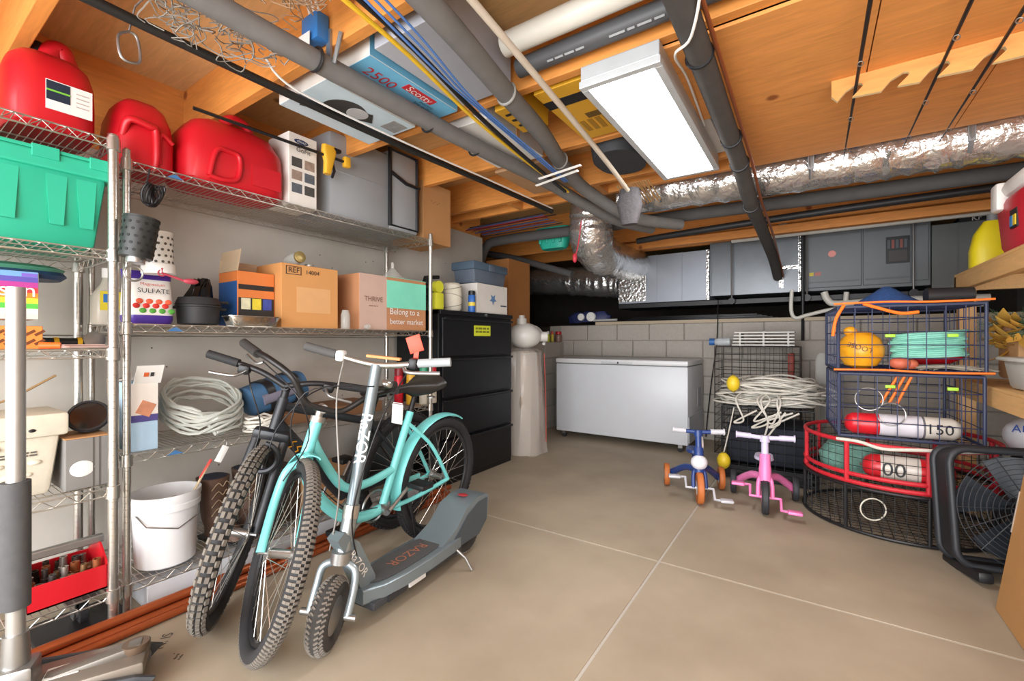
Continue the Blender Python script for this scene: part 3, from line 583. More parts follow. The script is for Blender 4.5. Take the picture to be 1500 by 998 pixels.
t, wd, hh, hx = carton('shelf_floor_carton', 'tan carton on bottom shelf behind the teal bicycle', 'box', 452, 540, 690, -2.28, .3, ZB[3], M('#b98d63', .8)); decal(t, (hx, -wd*.1, hh*.4), EY, EZ, .1, .006, M('#7a5638', .8), 'print_line'); decal(t, (hx, -wd*.1, hh*.3), EY, EZ, .1, .006, M('#7a5638', .8), 'print_line')
m = MB(); m.bb(-2.62, -2.3, yat(560, -2.4), 2.2, ZB[3]+.003, .52, .01); one('dark_storage_bin', m, M('#2d3436', .5), 'dark bin filling the far end of bottom shelf', 'bin')
m = MB(); m.bb(-2.62, -2.34, yat(364, -2.44)+.075, yat(452, -2.3)-.03, ZB[3]+.003, .42, .015); one('dark_brown_case', m, M('#3c2f28', .6), 'dark brown case on bottom shelf behind spokes', 'case')
# under the rack
m = MB(); m.bb(-.09, .09, -.8, .8, 0, .1, .004); o = m.to('body', M('#c9ccd0', .5), None, False)
t = thing('flat_long_carton', 'long pale grey carton with blue sticker lying under the rack', 'box', (-2.33, 1.48, 0), 0); o.parent = t
decal(t, (.091, -.56, .07), EY, EZ, .045, .035, M('#2f6f97', .5), 'sticker'); decal(t, (.0925, -.56, .07), EY, EZ, .02, .018, WHITE, 'sticker_print')
COP = M('#a8562f', .38, .55, .15, 12)
for k, (x, z, r) in enumerate(((-2.178, .019, .018), (-2.141, .019, .018), (-2.16, .0515, .018), (-2.107, .016, .014))):
    m = MB(); m.tube([(x+.0, .2+.05*k, z), (x, 2.35+.03*k, z)], r, 12); one('copper_pipe', m, COP, ('reddish copper pipe lying tight against the long pale carton', 'reddish copper pipe on the floor under the stacked copper pipe', 'reddish copper pipe stacked on top of two others', 'thinner reddish copper pipe lying apart beside the bicycle wheels')[k], 'pipe', 'copper pipes on the floor')
# ---- aluminium floor jack in the corner
cp = PD(23, 499, 1.3); t = thing('floor_jack', 'grey floor jack with upright aluminium handle and foam grip', 'floor jack', (cp.x, cp.y, 0), math.radians(66))
m = MB(); m.cyl((0, 0, .08), (0, 0, 1.255), .021, n=20); m.to('handle', M('#b4b3b0', .35, .7), t)
m = MB(); m.cyl((0, 0, .325), (0, 0, .69), .032, n=20); m.to('foam_grip', M('#4b4b4c', .9, 0, .2, 30, .2), t)
m = MB(); m.cyl((0, 0, .1), (0, 0, .25), .034, .028); m.box((0, 0, .1), (.09, .09, .12), .01); m.to('socket', STEEL, t)
JG = M('#4a4d51', .5, .3, .15)
for s in (-1, 1):
    m = MB(); m.prism([(-.12, .03), (.3, .02), (.33, .05), (.28, .07), (-.05, .12), (-.12, .1)], frame((0, s*.09+.006, 0), EX, EZ), .012); m.to('side_plate', JG, t, False)
    m = MB(); m.cyl((.27, s*.12, .03), (.27, s*.08, .03), .03, n=20); m.to('front_wheel', STEEL, t)
m = MB(); m.bb(-.1, .3, -.08, .08, .05, .1, .01); m.to('pump', M('#8a8278', .4, .5), t)
m = MB(); m.box((.17, 0, .1), (.24, .05, .03), .008, rot=Matrix.Rotation(-.12, 3, 'Y')); m.to('lift_arm', M('#77726b', .4, .5), t)
m = MB(); m.lathe([(.025, .09), (.035, .11), (.035, .125), (.028, .125)], 20, Matrix.Translation((.27, 0, .0))); m.to('saddle', M('#6d5a4a', .5, .4), t)
decal(t, (.1, 0, .101), EX, EY, .08, .06, M('#d5d2cc', .6), 'warning_label')

m = MB(); c = PX(325, 665, -2.225); m.box((0, 0, 0), (.003, .03, .075), .001, rot=Matrix.Rotation(-.5, 3, 'X')); m.tube([(0, .018, .036), (0, .02, .05)], .001, 4); o = one('price_tag', m, WHITE, 'white hang tag dangling from the third wire shelf', 'tag'); o.location = c
# ---------------------------------------------------------------- bicycles and scooter
def xf(mb, S):
    if S is not None:
        for v in mb.bm.verts: v.co = S @ v.co
    return mb
def wheel(t, c, R, tr, S=None, rimc=STEEL, knob=None, spokes=32, tyre=RUBBER, dirt=None, hubw=.045):
    T = Matrix.Rotation(math.pi/2, 4, 'X'); c = V(c)
    m = MB(); m.torus(c, R-tr, tr, T, 56, 12); ty = xf(m, S).to('tyre', tyre, t)
    m = MB(); m.torus(c, R-2*tr-.008, .011, T, 48, 8); xf(m, S).to('rim', rimc, t)
    m = MB(); m.cyl(c-EY*hubw, c+EY*hubw, .017, n=14); m.cyl(c-EY*(hubw+.025), c+EY*(hubw+.025), .007, n=8)
    for s in (-1, 1): m.cyl(c+EY*s*hubw, c+EY*s*(hubw-.005), .03, n=16)
    xf(m, S).to('hub', STEEL, t)
    m = MB()
    for k in range(spokes):
        a = 2*math.pi*k/spokes; b = a+(.5 if k % 4 < 2 else -.5); s = 1 if k % 2 else -1
        m.tube([c+V((.027*math.cos(b), s*(hubw-.003), .027*math.sin(b))), c+V(((R-2*tr-.01)*math.cos(a), 0, (R-2*tr-.01)*math.sin(a)))], .0013, 4)
    stuff(xf(m, S).to('spokes', CHROME, t))
    if knob:
        m = MB(); n, rows, kx, kh = knob
        for i in range(n):
            for j in rows:
                a = 2*math.pi*(i+(.5 if abs(j) > .3 else 0))/n; q = j
                rr = R-tr+tr*math.cos(q); y = tr*math.sin(q)
                Q = Matrix.Translation(c+V((rr*math.cos(a), y, rr*math.sin(a)))) @ Matrix.Rotation(-a, 4, 'Y') @ Matrix.Rotation(q, 4, 'Z')
                m.box((0, 0, 0), (kh, tr*.42, kx), T=Q)
        stuff(xf(m, S).to('tread', dirt or tyre, ty, False))
def steerm(p, axis, ang): return Matrix.Translation(p) @ Matrix.Rotation(ang, 4, V(axis).normalized()) @ Matrix.Translation(-V(p))
DUST = M('#6b655d', .9, 0, .2, 40)
def ground(root, tyre_names=('tyre',)):
    pass
# ---- teal cruiser
t = thing('cruiser_bicycle', 'teal step-through cruiser bicycle with front wheel turned out', 'bicycle', (-1.775, 1.86, 0), math.radians(-90+6)); t.rotation_euler.x = math.radians(-4)
R, wb, tr = .335, 1.05, .027
hb, ht = V((.875, 0, .64)), V((.825, 0, .79)); ax = ht-hb; S = steerm(hb, ax, math.radians(62))
wheel(t, (0, 0, R), R, tr, None, M('#3a3b3d', .4, .4), (90, (-.55, 0, .55), .012, .006))
wheel(t, (wb-.01, 0, R+.015), R, tr, S, M('#26272a', .4, .4), (120, (-.8, -.4, 0, .4, .8), .009, .006), dirt=DUST)
bbk = V((.44, 0, .3)); st = V((.27, 0, .74))
def tubep(nm, pts, r, mat=TEAL, S_=None, k=6, n=12): m = MB(); m.tube(smooth(pts, k), r, n); return xf(m, S_).to(nm, mat, t)
tubep('head_tube', [hb-ax*.05, ht], .023)
tubep('down_tube', [hb+ax*.1, (.84, 0, .52), (.7, 0, .36), (.56, 0, .3), bbk], .024)
tubep('upper_tube', [hb+ax*.55, (.8, 0, .63), (.68, 0, .475), (.55, 0, .45), (.385, 0, .47)], .019)
tubep('seat_tube', [bbk, st], .019)
for s in (-1, 1):
    tubep('chain_stay', [bbk+V((-.02, s*.03, 0)), (.25, s*.055, .31), (0, s*.065, R)], .011)
    tubep('seat_stay', [st+V((.03, s*.012, -.05)), (.15, s*.055, .55), (0, s*.065, R)], .01)
tubep('seat_post', [st, st+V((-.035, 0, .1))], .013, BLACK)
m = MB(); R_ = []
for x, w_, z in ((.15, .018, .0), (.1, .022, .005), (.03, .04, .0), (-.05, .1, .005), (-.1, .115, .022), (-.125, .08, .03)):
    R_.append([st+V((-.04+x, w_*math.cos(a), .125+z+(.028 if math.sin(a) > 0 else .05)*math.sin(a)*(.5 if x > .05 else 1))) for a in [2*math.pi*j/20 for j in range(20)]])
m.loft(R_); m.to('saddle', M('#2a2827', .45, 0, .2), t)
m = MB(); 
for s in (-1, 1): m.torus(st+V((-.1, s*.05, .07)), .018, .004, Matrix.Rotation(0, 4, 'X'), 14, 6)
m.to('saddle_springs', STEEL, t)
def fender(nm, c, Rf, a0, a1, S_=None, w_=.034):
    m = MB(); rings = []
    for i in range(25):
        a = a0+(a1-a0)*i/24; rings.append([V(c)+V(((Rf+.012*math.cos(q))*math.cos(a), w_*math.sin(q), (Rf+.012*math.cos(q))*math.sin(a))) for q in [-1.5+3*j/8 for j in range(9)]]+[V(c)+V(((Rf-.004+.012*math.cos(q))*math.cos(a), (w_-.003)*math.sin(q), (Rf-.004+.012*math.cos(q))*math.sin(a))) for q in [1.5-3*j/8 for j in range(9)]])
    m.loft(rings); xf(m, S_).to(nm, TEAL, t)
fender('rear_fender', (0, 0, R), R+.012, math.radians(-12), math.radians(118))
fender('front_fender', (wb-.01, 0, R+.015), R+.012, math.radians(100), math.radians(150), S, .03)
fc = hb-ax*.12
for s in (-1, 1):
    tubep('fork_leg', [fc+V((0, s*.015, .0)), fc+V((.012, s*.05, -.035)), fc+V((.05, s*.058, -.14)), (wb-.01, s*.062, R+.015)], [.018]*0 or .0155, TEAL, S)
tubep('steerer', [ht, ht+ax*.32], .015, CHROME, S); m = MB(); m.cyl(ht-ax*.08, ht+ax*.06, .028, n=18); xf(m, S).to('headset', CHROME, t)
sp = ht+ax*.3; tubep('stem', [sp, sp+V((.05, 0, .01))], .017, M('#b8b8b6', .3, .8), S)
q = sp+V((.05, 0, .01))
for s in (-1, 1):
    tubep('handlebar', [q, q+V((.0, s*.07, .01)), q+V((-.01, s*.15, .09)), q+V((-.07, s*.24, .12)), q+V((-.15, s*.29, .115))], .012, M('#2b2a2a', .35, .5), S)
    tubep('grip', [q+V((-.12, s*.275, .116)), q+V((-.26, s*.325, .11))], .0175, M('#2e2b29', .8), S)
    tubep('brake_lever', [q+V((-.08, s*.25, .1)), q+V((-.11, s*.27, .08)), q+V((-.22, s*.3, .075))], .006, STEEL, S)
m = MB(); m.ell(q+V((-.06, .22, .15)), (.025, .025, .018)); xf(m, S).to('bell', CHROME, t)
tubep('brake_cable', [q+V((-.08, -.25, .1)), q+V((.1, -.12, .05)), q+V((.08, -.03, -.1)), fc+V((.06, -.06, -.05))], .0025, BLACK, S)
tubep('brake_cable', [q+V((-.08, .25, .1)), q+V((.12, .12, .08)), q+V((.1, .05, -.15)), (.7, .03, .4), (.5, .03, .33)], .0025, BLACK)
m = MB(); m.cyl(bbk-EY*.04, bbk+EY*.04, .026, n=18); m.to('bottom_bracket', STEEL, t)
m = MB(); m.torus(bbk-EY*.045, .075, .006, Matrix.Rotation(math.pi/2, 4, 'X'), 32, 6); m.to('chainring', STEEL, t)
for s, a in ((-1, math.radians(35)), (1, math.radians(215))):
    e = bbk+V((.17*math.cos(a), s*.06, -.17*math.sin(a)))
    tubep('crank_arm', [bbk+EY*s*.05, e], .009, STEEL, None, 1); m = MB(); m.box(e+EY*s*.055, (.085, .1, .026), .006); m.to('pedal', BLACK, t)
m = MB(); m.bb(.1, .36, -.062, -.048, .29, .37, .006); m.to('chain_guard', TEAL, t)
m = MB(); m.tube([(.3, .05, .31), (.24, .085, .012)], .007, 8); m.to('kickstand', BLACK, t)
m = MB(); m.box(st+V((.05, -.04, -.01)), (.006, .07, .1), .004); m.box(st+V((.05, -.04, .045)), (.004, .06, .004)); m.to('hang_tag', WHITE, t)
# ---- dark mountain bike
t = thing('mountain_bicycle', 'dark mountain bicycle with knobby tyres leaning on the rack', 'bicycle', (-2.05, 1.84, 0), math.radians(-90+5)); t.rotation_euler.x = math.radians(-4)
DK = M('#2b2d31', .4, .2, .1); R, tr, wb = .34, .029, 1.03
hb, ht = V((.82, 0, .72)), V((.78, 0, .85)); ax = ht-hb; S = steerm(hb, ax, math.radians(46))
wheel(t, (0, 0, R), R, tr, None, DK, (64, (-.8, -.3, .3, .8), .018, .009))
wheel(t, (wb-.015, 0, R+.015), R, tr, S, DK, (64, (-.85, -.3, .3, .85), .02, .01), dirt=DUST)
bbk = V((.43, 0, .31)); st = V((.26, 0, .72))
tubep('head_tube', [hb, ht], .022, DK); tubep('down_tube', [hb+ax*.2, bbk], .03, DK, None, 1); tubep('top_tube', [ht-ax*.25, st-V((0, 0, .06))], .02, DK, None, 1); tubep('seat_tube', [bbk, st], .017, DK, None, 1)
dd = (bbk-hb).normalized(); nn = EY.cross(dd)   # orange strokes of an unreadable frame decal
for k in range(4): m = MB(); c = hb+dd*(.1+.038*k)+EY*.029; m.tube([c-nn*.02, c+dd*.012-nn*.004, c-dd*.004+nn*.006, c+dd*.012+nn*.02], .0035, 5); m.to('decal_stroke', M('#e39a24', .5), t)
for s in (-1, 1):
    tubep('chain_stay', [bbk+V((0, s*.03, 0)), (0, s*.068, R)], .01, DK, None, 1); tubep('seat_stay', [st+V((.02, s*.015, -.06)), (0, s*.068, R)], .009, DK, None, 1)
    tubep('fork_leg', [hb+V((.0, s*.055, -.03)), (wb-.03, s*.065, R+.01)], .019, DK, S, 1)
m = MB(); m.box(hb+V((.0, 0, -.025)), (.06, .15, .045), .015); xf(m, S).to('fork_crown', DK, t)
m = MB(); m.torus(V((.92, 0, .63)), .06, .012, Matrix.Rotation(math.pi/2, 4, 'Y'), 14, 8, 0, math.pi); xf(m, S).to('fork_brace', DK, t)
sp = ht+ax*.35; tubep('steerer', [ht, sp], .016, BLACK, S, 1); q = sp+V((.06, 0, .02)); tubep('stem', [sp, q], .019, BLACK, S, 1)
for s in (-1, 1):
    tubep('handlebar', [q, q+V((-.01, s*.1, .035)), q+V((-.03, s*.2, .045)), q+V((-.05, s*.31, .05))], .0125, BLACK, S)
    tubep('grip', [q+V((-.03, s*.2, .046)), q+V((-.052, s*.325, .051))], .018, RUBBER, S, 1)
    m = MB(); m.box(q+V((-.02, s*.17, .03)), (.05, .045, .04), .01); xf(m, S).to('shifter', BLACK, t)
    tubep('brake_lever', [q+V((0, s*.16, .03)), q+V((.04, s*.19, .01)), q+V((.03, s*.28, .0))], .006, STEEL, S)
    tubep('brake_cable', [q+V((0, s*.15, .03)), q+V((.12, s*.1, 0)), q+V((.12, s*.03, -.15)), V((.98, s*.03, .62))], .0028, BLACK, S)
tubep('seat_post', [st, st+V((-.03, 0, .08))], .014, BLACK, None, 1)
m = MB(); m.ell(st+V((-.05, 0, .1)), (.13, .065, .03)); m.to('saddle', BLACK, t)
m = MB(); m.torus(bbk-EY*.045, .085, .007, Matrix.Rotation(math.pi/2, 4, 'X'), 32, 6); m.to('chainring', STEEL, t)
for s, a in ((-1, 2.2), (1, 2.2+math.pi)):
    e = bbk+V((.17*math.cos(a), s*.07, .17*math.sin(a))); tubep('crank_arm', [bbk+EY*s*.05, e], .01, STEEL, None, 1); m = MB(); m.box(e+EY*s*.05, (.09, .09, .025), .006); m.to('pedal', BLACK, t)
m = MB(); m.tube([(.1, .06, .36), (.02, .17, .01)], .007, 8); m.to('kickstand', BLACK, t)
# ---- electric scooter
p0, p1 = V((-1.52, 1.8, 0)), V((-1.455, .97, 0)); dv = p1-p0
t = thing('electric_scooter', 'grey electric kick scooter standing on its kickstand', 'scooter', p0, math.atan2(dv.y, dv.x))
L = dv.length; Rw = .125; hb = V((L-.08, 0, .34)); ax = V((-.155, 0, .66)); S = steerm(hb, ax, math.radians(28))
SC = M('#7f8b91', .32, .45, .08); SD = M('#4d565d', .4, .3, .1)
for c, S_ in (((0, 0, Rw-.01), None), ((L+.02, 0, Rw), S)):
    m = MB(); m.torus(c, Rw-.036, .036, Matrix.Rotation(math.pi/2, 4, 'X'), 40, 14); ty = xf(m, S_).to('tyre', M('#3c3a38', .85, 0, .25, 25), t)
    m = MB(); m.lathe([(.02, -.03), (.065, -.025), (.075, -.012), (.075, .012), (.065, .025), (.02, .03)], 24, Matrix.Translation(c) @ Matrix.Rotation(math.pi/2, 4, 'X')); xf(m, S_).to('wheel_hub', STEEL, t)
    m = MB()
    for i in range(44):
        a = 2*math.pi*i/44
        for j in (-.8, -.4, .4, .8):
            Q = Matrix.Translation(V(c)+V(((Rw-.036+.036*math.cos(j))*math.cos(a), .036*math.sin(j), (Rw-.036+.036*math.cos(j))*math.sin(a)))) @ Matrix.Rotation(-a, 4, 'Y') @ Matrix.Rotation(j, 4, 'Z') @ Matrix.Rotation(.5*(1 if j > 0 else -1), 4, 'X')
            m.box((0, 0, 0), (.006, .016, .006), T=Q)
    stuff(xf(m, S_).to('tread', M('#7b756d', .9, 0, .2, 30), ty, False))
for s in (-1, 1):
    tubep('fork_leg', [hb+V((.03, s*.02, -.06)), hb+V((.04, s*.06, -.08)), hb+V((.06, s*.068, -.14)), (L+.02, s*.068, Rw)], .014, M('#9aa7ad', .3, .5), S)
    m = MB(); m.cyl((L+.02, s*.06, Rw), (L+.02, s*.1, Rw), .012, n=10); xf(m, S).to('axle_nut', STEEL, t)
tubep('head_tube', [hb+V((.03, 0, -.07)), hb+ax*.14], .028, M('#a2aaac', .28, .7), S, 1)
m = MB(); m.cyl(hb+V((.035, 0, -.06)), hb+V((.03, 0, -.02)), .036, n=18); xf(m, S).to('lower_headset', STEEL, t)
tp = hb+ax; tubep('stem', [hb+ax*.12, tp], .0225, SC, S, 1); m = MB(); m.cyl(hb+ax*.13, hb+ax*.2, .03, n=18); xf(m, S).to('clamp', CHROME, t)
tubep('handlebar', [tp+V((0, -.2, .03)), tp+V((0, 0, .0)), tp+V((0, .2, .03))], .0125, CHROME, S)
for s in (-1, 1):
    tubep('grip', [tp+V((0, s*.17, .025)), tp+V((0, s*.3, .045))], .018, M('#4c4b4a', .8) if s < 0 else M('#9aa0a2', .5), S, 1)
    m = MB(); m.box(tp+V((0, s*.15, .022)), (.045, .035, .045), .01); xf(m, S).to('control_block', M('#e4e3df', .4) if s < 0 else BLACK, t)
tubep('brake_lever', [tp+V((.02, .12, 0)), tp+V((.05, .15, -.01)), tp+V((.05, .27, 0))], .008, STEEL, S)
m = MB(); m.box(tp+V((0.01, .03, .035)), (.03, .14, .012), .004); xf(m, S).to('wood_tag', M('#c98b55', .6), t)
m = MB(); m.box(tp+V((-.03, .14, .1)), (.004, .06, .07), .002, rot=Matrix.Rotation(.4, 3, 'X')); m.box(tp+V((-.03, .15, .04)), (.003, .02, .07)); xf(m, S).to('red_hang_tag', M('#e2492e', .5), t)
tubep('brake_cable', [tp+V((.02, -.13, 0)), tp+V((.12, -.1, -.15)), hb+ax*.3+V((.08, -.03, 0)), hb+V((.02, -.05, -.03))], .003, M('#8c8a86', .6), S); tubep('throttle_cable', [tp+V((.02, .14, 0)), tp+V((.14, .08, -.2)), hb+ax*.2+V((.07, .03, 0)), hb+V((-.03, .05, -.1))], .003, BLACK, S)
fwd = ax.cross(EY).normalized()
dirn = S.to_3x3() @ EX; txr = S.to_3x3() @ (-ax)
text(t, 'RaZOR', S @ (hb+ax*.57+V((.0225, .004, .004))), txr, S.to_3x3() @ EY, .05, WHITE, width=.19)
m = MB(); m.prism([(L-.06, .3), (L-.02, .37), (L-.05, .39), (L-.12, .33), (L-.2, .17), (L-.2, .12), (L-.14, .12)], frame((0, .03, 0), EX, EZ), .06); m.to('neck_gusset', SC, t, False)
text(t, 'RaZOR', (L-.115, .031, .25), V((-.5, 0, -.8)), V((.8, 0, -.5))*-1, .04, WHITE, width=.13)
m = MB(); R_ = []
for x, w_ in ((L-.12, .05), (L-.2, .085), (L-.3, .1), (L-.45, .105), (.2, .1), (.14, .09)): R_.append([V((x, w_*math.cos(a), .125+.03*math.sin(a)*(1 if abs(math.cos(a)) < .99 else 1))) if False else V((x, math.copysign(min(abs(w_*1.3*math.cos(a)), w_), math.cos(a)), .12+.028*math.copysign(min(1, abs(1.6*math.sin(a))), math.sin(a)))) for a in [2*math.pi*j/24 for j in range(24)]])
m.loft(R_); m.to('deck', SC, t)
m = MB(); sl(m, [(.148, .23, .072, L*.5+.02), (.1525, .235, .075, L*.5+.02), (.1535, .225, .07, L*.5+.02)], 2.8, 40); m.to('deck_grip_pad', M('#4a4b4c', .85, 0, .2, 40, .2), t)
text(t, 'RAZOR', (L*.5, 0, .154), EX, EY, .06, M('#a5674d', .7), width=.22)
m = MB(); m.prism([(.28, .1), (.28, .15), (.17, .19), (.08, .265), (-.02, .29), (-.1, .285), (-.12, .27), (-.1, .15), (-.02, .1)], frame((0, .085, 0), EX, EZ), .17); m.to('rear_cowl', SC, t, True, 30)
for s in (-1, 1):
    m = MB(); m.prism([(.26, .1), (.2, .14), (.08, .23), (-.02, .265), (-.1, .265), (-.09, .15), (-.02, .1)], frame((0, s*.085+(.004 if s > 0 else 0), 0), EX, EZ), .004); m.to('cowl_side', SD, t, False)
m = MB(); m.ell((-.0, 0, .292), (.02, .03, .004)); m.to('cowl_badge', M('#a8353a', .5), t)
m = MB(); m.bb(.12, L-.14, -.085, .085, .065, .1, .01); m.to('battery_box', M('#35383c', .5), t)
for x, c in ((L-.26, '#2a2c30'), (L-.38, '#dad9d5')): decal(t, (x, .088, .084), -EX, EZ, .1, .025, M(c, .5), 'label_panel', .008)
m = MB(); m.tube([(.18, .09, .1), (.16, .13, .06), (.15, .16, .005)], .007, 8); m.to('kickstand', STEEL, t)
# ---------------------------------------------------------------- file cabinet and the back of the room
FX0, FX1, FY0, FY1, FH = -2.745, -2.275, 2.44, 3.40, 1.33
FB = M('#16171b', .35, .2, .15)
t = thing('file_cabinet', 'black four drawer lateral file cabinet behind the teal bicycle', 'cabinet', ((FX0+FX1)/2, (FY0+FY1)/2, 0), 0)
hx, hy = (FX1-FX0)/2, (FY1-FY0)/2
m = MB(); m.bb(-hx, hx-.02, -hy, hy, 0, FH, .004); m.to('body', FB, t, False)
m = MB(); m.bb(-hx, hx, -hy, hy, FH-.035, FH, .004); m.to('top_cap', FB, t, False)
for k in range(4):
    z = .05+k*.31; m = MB(); m.bb(hx-.02, hx+.002, -hy+.025, hy-.025, z, z+.295, .006); d = m.to('drawer', FB, t, False)
    m = MB(); m.bb(hx+.002, hx+.02, -hy+.025, hy-.025, z+.275, z+.295, .005); m.to('pull_lip', FB, d, False)
m = MB(); m.cyl((hx, .07, FH-.018), (hx+.012, .07, FH-.018), .012, n=14); m.to('lock', STEEL, t)
decal(t, (hx+.004, .02, 1.18), EY, EZ, .22, .085, M('#cfd832', .5), 'yellow_sticker'); marks(t, (hx+.0055, .02, 1.185), EY, EZ, .18, .055, 2, M('#6f741c', .6))
zt = FH+.002
t = thing('cable_spool', 'white plastic twine spool standing on the file cabinet', 'spool', (-2.4, yat(665, -2.38), zt), 0)
m = MB(); m.lathe([(.06, 0), (.075, .02), (.08, .12), (.075, .21), (.06, .225)], 28); m.to('body', M('#d9d3c2', .7, 0, .08, 50, .2), t)
m = MB()
for k in range(3): m.torus((0, 0, .05+.07*k), .081, .002, Matrix.Rotation(.25*(-1)**k, 4, 'X'), 28, 5)
m.to('wire_wrap', M('#7a756b', .5), t)
t = thing('spray_can', 'blue and white spray can standing before grey lidded tub', 'spray can', (-2.31, yat(691, -2.31), zt), 0)
m = MB(); m.lathe([(.028, 0), (.03, .004), (.03, .13), (.024, .14)], 20); m.to('body', M('#2f66b2', .4), t); m = MB(); m.lathe([(.028, .14), (.028, .17), (.02, .175)], 20); m.to('cap', BLACK, t)
m = MB(); m.lathe([(.0305, .05), (.0305, .08)], 20, caps=False); m.to('label_band', M('#d9c34a', .5), t)
ya_, yb_ = yat(699, -2.3), yat(743, -2.3); wd = yb_-ya_
t = thing('printed_carton', 'white carton printed with a blue star on file cabinet', 'box', (-2.42, (ya_+yb_)/2, zt), 0); hh = zat(418, -2.3, (ya_+yb_)/2)-zt
m = MB(); m.bb(-.12, .12, -wd/2, wd/2, 0, hh, .003); m.to('body', M('#ddd9d2', .6), t, False)
st = [(.05*(1 if k % 2 else .45)*math.cos(math.pi/2+k*math.pi/5), .05*(1 if k % 2 else .45)*math.sin(math.pi/2+k*math.pi/5)) for k in range(10)]
m = MB(); m.prism(st, frame((.121, 0, hh*.5), EY, EZ), .002); m.to('star_print', M('#5d82ad', .5), t, False); decal(t, (.121, wd*.36, hh*.3), EY, EZ, wd*.2, .012, M('#33415c', .5), 'print_mark')
t = thing('lidded_tub', 'blue grey plastic tub with lid resting on the star carton', 'tub', (-2.43, (ya_+yb_)/2-.01, zt+hh+.002), 0); h2 = zat(388, -2.33, (ya_+yb_)/2)-zt-hh
TB = M('#5d6876', .5); m = MB(); m.box((0, 0, h2*.35), (.23, wd*1.05, h2*.7), .012, taper=.93); m.to('body', TB, t); m = MB(); m.bb(-.125, .125, -wd*.56, wd*.56, h2*.62, h2, .01); m.to('lid', M('#4e6173', .5), t)
m = MB(); m.box((.128, 0, h2*.78), (.01, .08, h2*.3), .003); m.to('latch', TB, t)
t = thing('cable_reel', 'stack of black and grey round cable reels on file cabinet', 'reel', (-2.6, yat(622, -2.6), zt), 0); t.scale = (.85, .85, .85)
for k, (r, z, c) in enumerate(((.15, .0, '#6a655c'), (.14, .06, '#4d4a47'), (.15, .13, '#26262a'), (.14, .2, '#1b1b1d'))):
    m = MB(); m.lathe([(r*.8, z), (r, z+.008), (r, z+.02), (r*.85, z+.03), (r*.85, z+.04), (r, z+.05), (r, z+.06)], 28); m.to('reel_disc', M(c, .6), t)
m = MB(); m.cyl((0, 0, .26), (0, .03, .33), .03); m.cyl((0, .03, .33), (.03, .16, .345), .018); m.to('crank', BLACK, t)
m = MB(); m.lathe([(.022, -.02), (.045, -.02), (.045, .02), (.022, .02)], 24, Matrix.Translation((-2.33, yat(641, -2.33), zt+.17)) @ Matrix.Rotation(math.pi/2, 4, 'Y')); m.bb(-2.36, -2.3, yat(641, -2.33)-.05, yat(641, -2.33)+.04, zt, zt+.125, .01)
one('tape_roll', m, M('#d7d93a', .5), 'yellow green tape roll on edge beside the twine spool', 'tape')
t, wd, hh, hx = carton('crawl_space_carton', 'orange brown wooden box standing behind the lidded tub', 'box', 745, 776, 383, -2.72, .3, 1.085+.13, M('#b97c44', .75))
m = MB(); m.bb(-.16, .16, -wd/2, wd/2, -.132, -.002, .004); o = m.to('under_board', M('#7a5a3c', .8), t, False)
m = MB(); m.bb(-3.06, -2.9, 4.5, 5.2, 1.078, 1.21, .004); one('brown_flat_carton', m, M('#8a6641', .8), 'flat brown carton on the low foundation wall', 'box', sm=False)
# plastic wrapped roll, propane tank, bottles
cp = PZ(778, 664, 0); t = thing('wrapped_insulation_roll', 'clear plastic wrapped roll standing between cabinet and freezer', 'roll', (-2.4, 3.76, 0), 0)
m = MB(); sl(m, [(0, .19, .2), (.03, .2, .21), (.5, .185, .19), (.95, .17, .18), (1.0, .12, .14)], 2.3, 28)
for v in m.bm.verts: v.co += V((random.uniform(-.01, .01), random.uniform(-.01, .01), 0))
m.to('roll', M('#b9aea2', .25, .3, .2, 7, .8, bs=9), t); m = MB(); sl(m, [(0, .25, .24), (.05, .23, .23), (.5, .2, .205), (.98, .185, .195), (1.02, .1, .12)], 2.2, 28)
for v in m.bm.verts: v.co += V((random.uniform(-.02, .02), random.uniform(-.02, .02), random.uniform(0, .01)))
m.to('plastic_wrap', M('#e6e1da', .12, 0, .05, 9, .5, alpha=.35), t)
m = MB(); m.tube(smooth([(.212, .1, .1), (.208, .1, .5), (.19, .1, .97)], 4), .012, 6, flat=.4); m.to('red_strip', M('#b9564b', .5), t)
pc = PY(775, 512, 4.05); t = thing('propane_tank', 'white propane cylinder resting on top of the wrapped roll', 'propane tank', (-2.39, 3.78, 1.018), 0)
PT = M('#d5d3cd', .4); m = MB(); m.ell((0, 0, .13), (.17, .17, .13), 24); m.to('body', PT, t)
m = MB(); m.torus((.1, .1, .13), .1, .016, Matrix.Rotation(1.1, 4, 'Y'), 24, 8, .4, 5.2); m.cyl((.1, .08, .12), (.18, .14, .12), .05); m.to('collar', PT, t)
m = MB(); m.cyl((0, -.05, .24), (0, -.05, .3), .05, n=18); m.cyl((0, -.05, .3), (0, -.05, .33), .03); m.to('valve', M('#c4c1b8', .4), t)
for k, (u, c1, c2, lb) in enumerate(((797, '#cfcf3f', '#e7e2d8', 'small yellow green bottle on low foundation ledge'), (803, '#c9b83a', '#d8513f', 'small yellow bottle with reddish cap on foundation ledge'), (812, '#8a6a5c', '#c2232b', 'squat brown jar with red lid on foundation ledge'))):
    t = thing('ledge_bottle', lb, 'bottle', (-2.825, yat(u+6, -2.825), 1.081), 0, 'bottles on the foundation ledge'); r = (.02, .02, .05)[k]
    m = MB(); m.lathe([(r*.9, 0), (r, .005), (r, .09), (r*.6, .105)], 18); m.to('body', M(c1, .4), t); m = MB(); m.lathe([(r*.8, .1), (r*.8, .135), (r*.7, .14)], 18); m.to('cap', M(c2, .4), t)
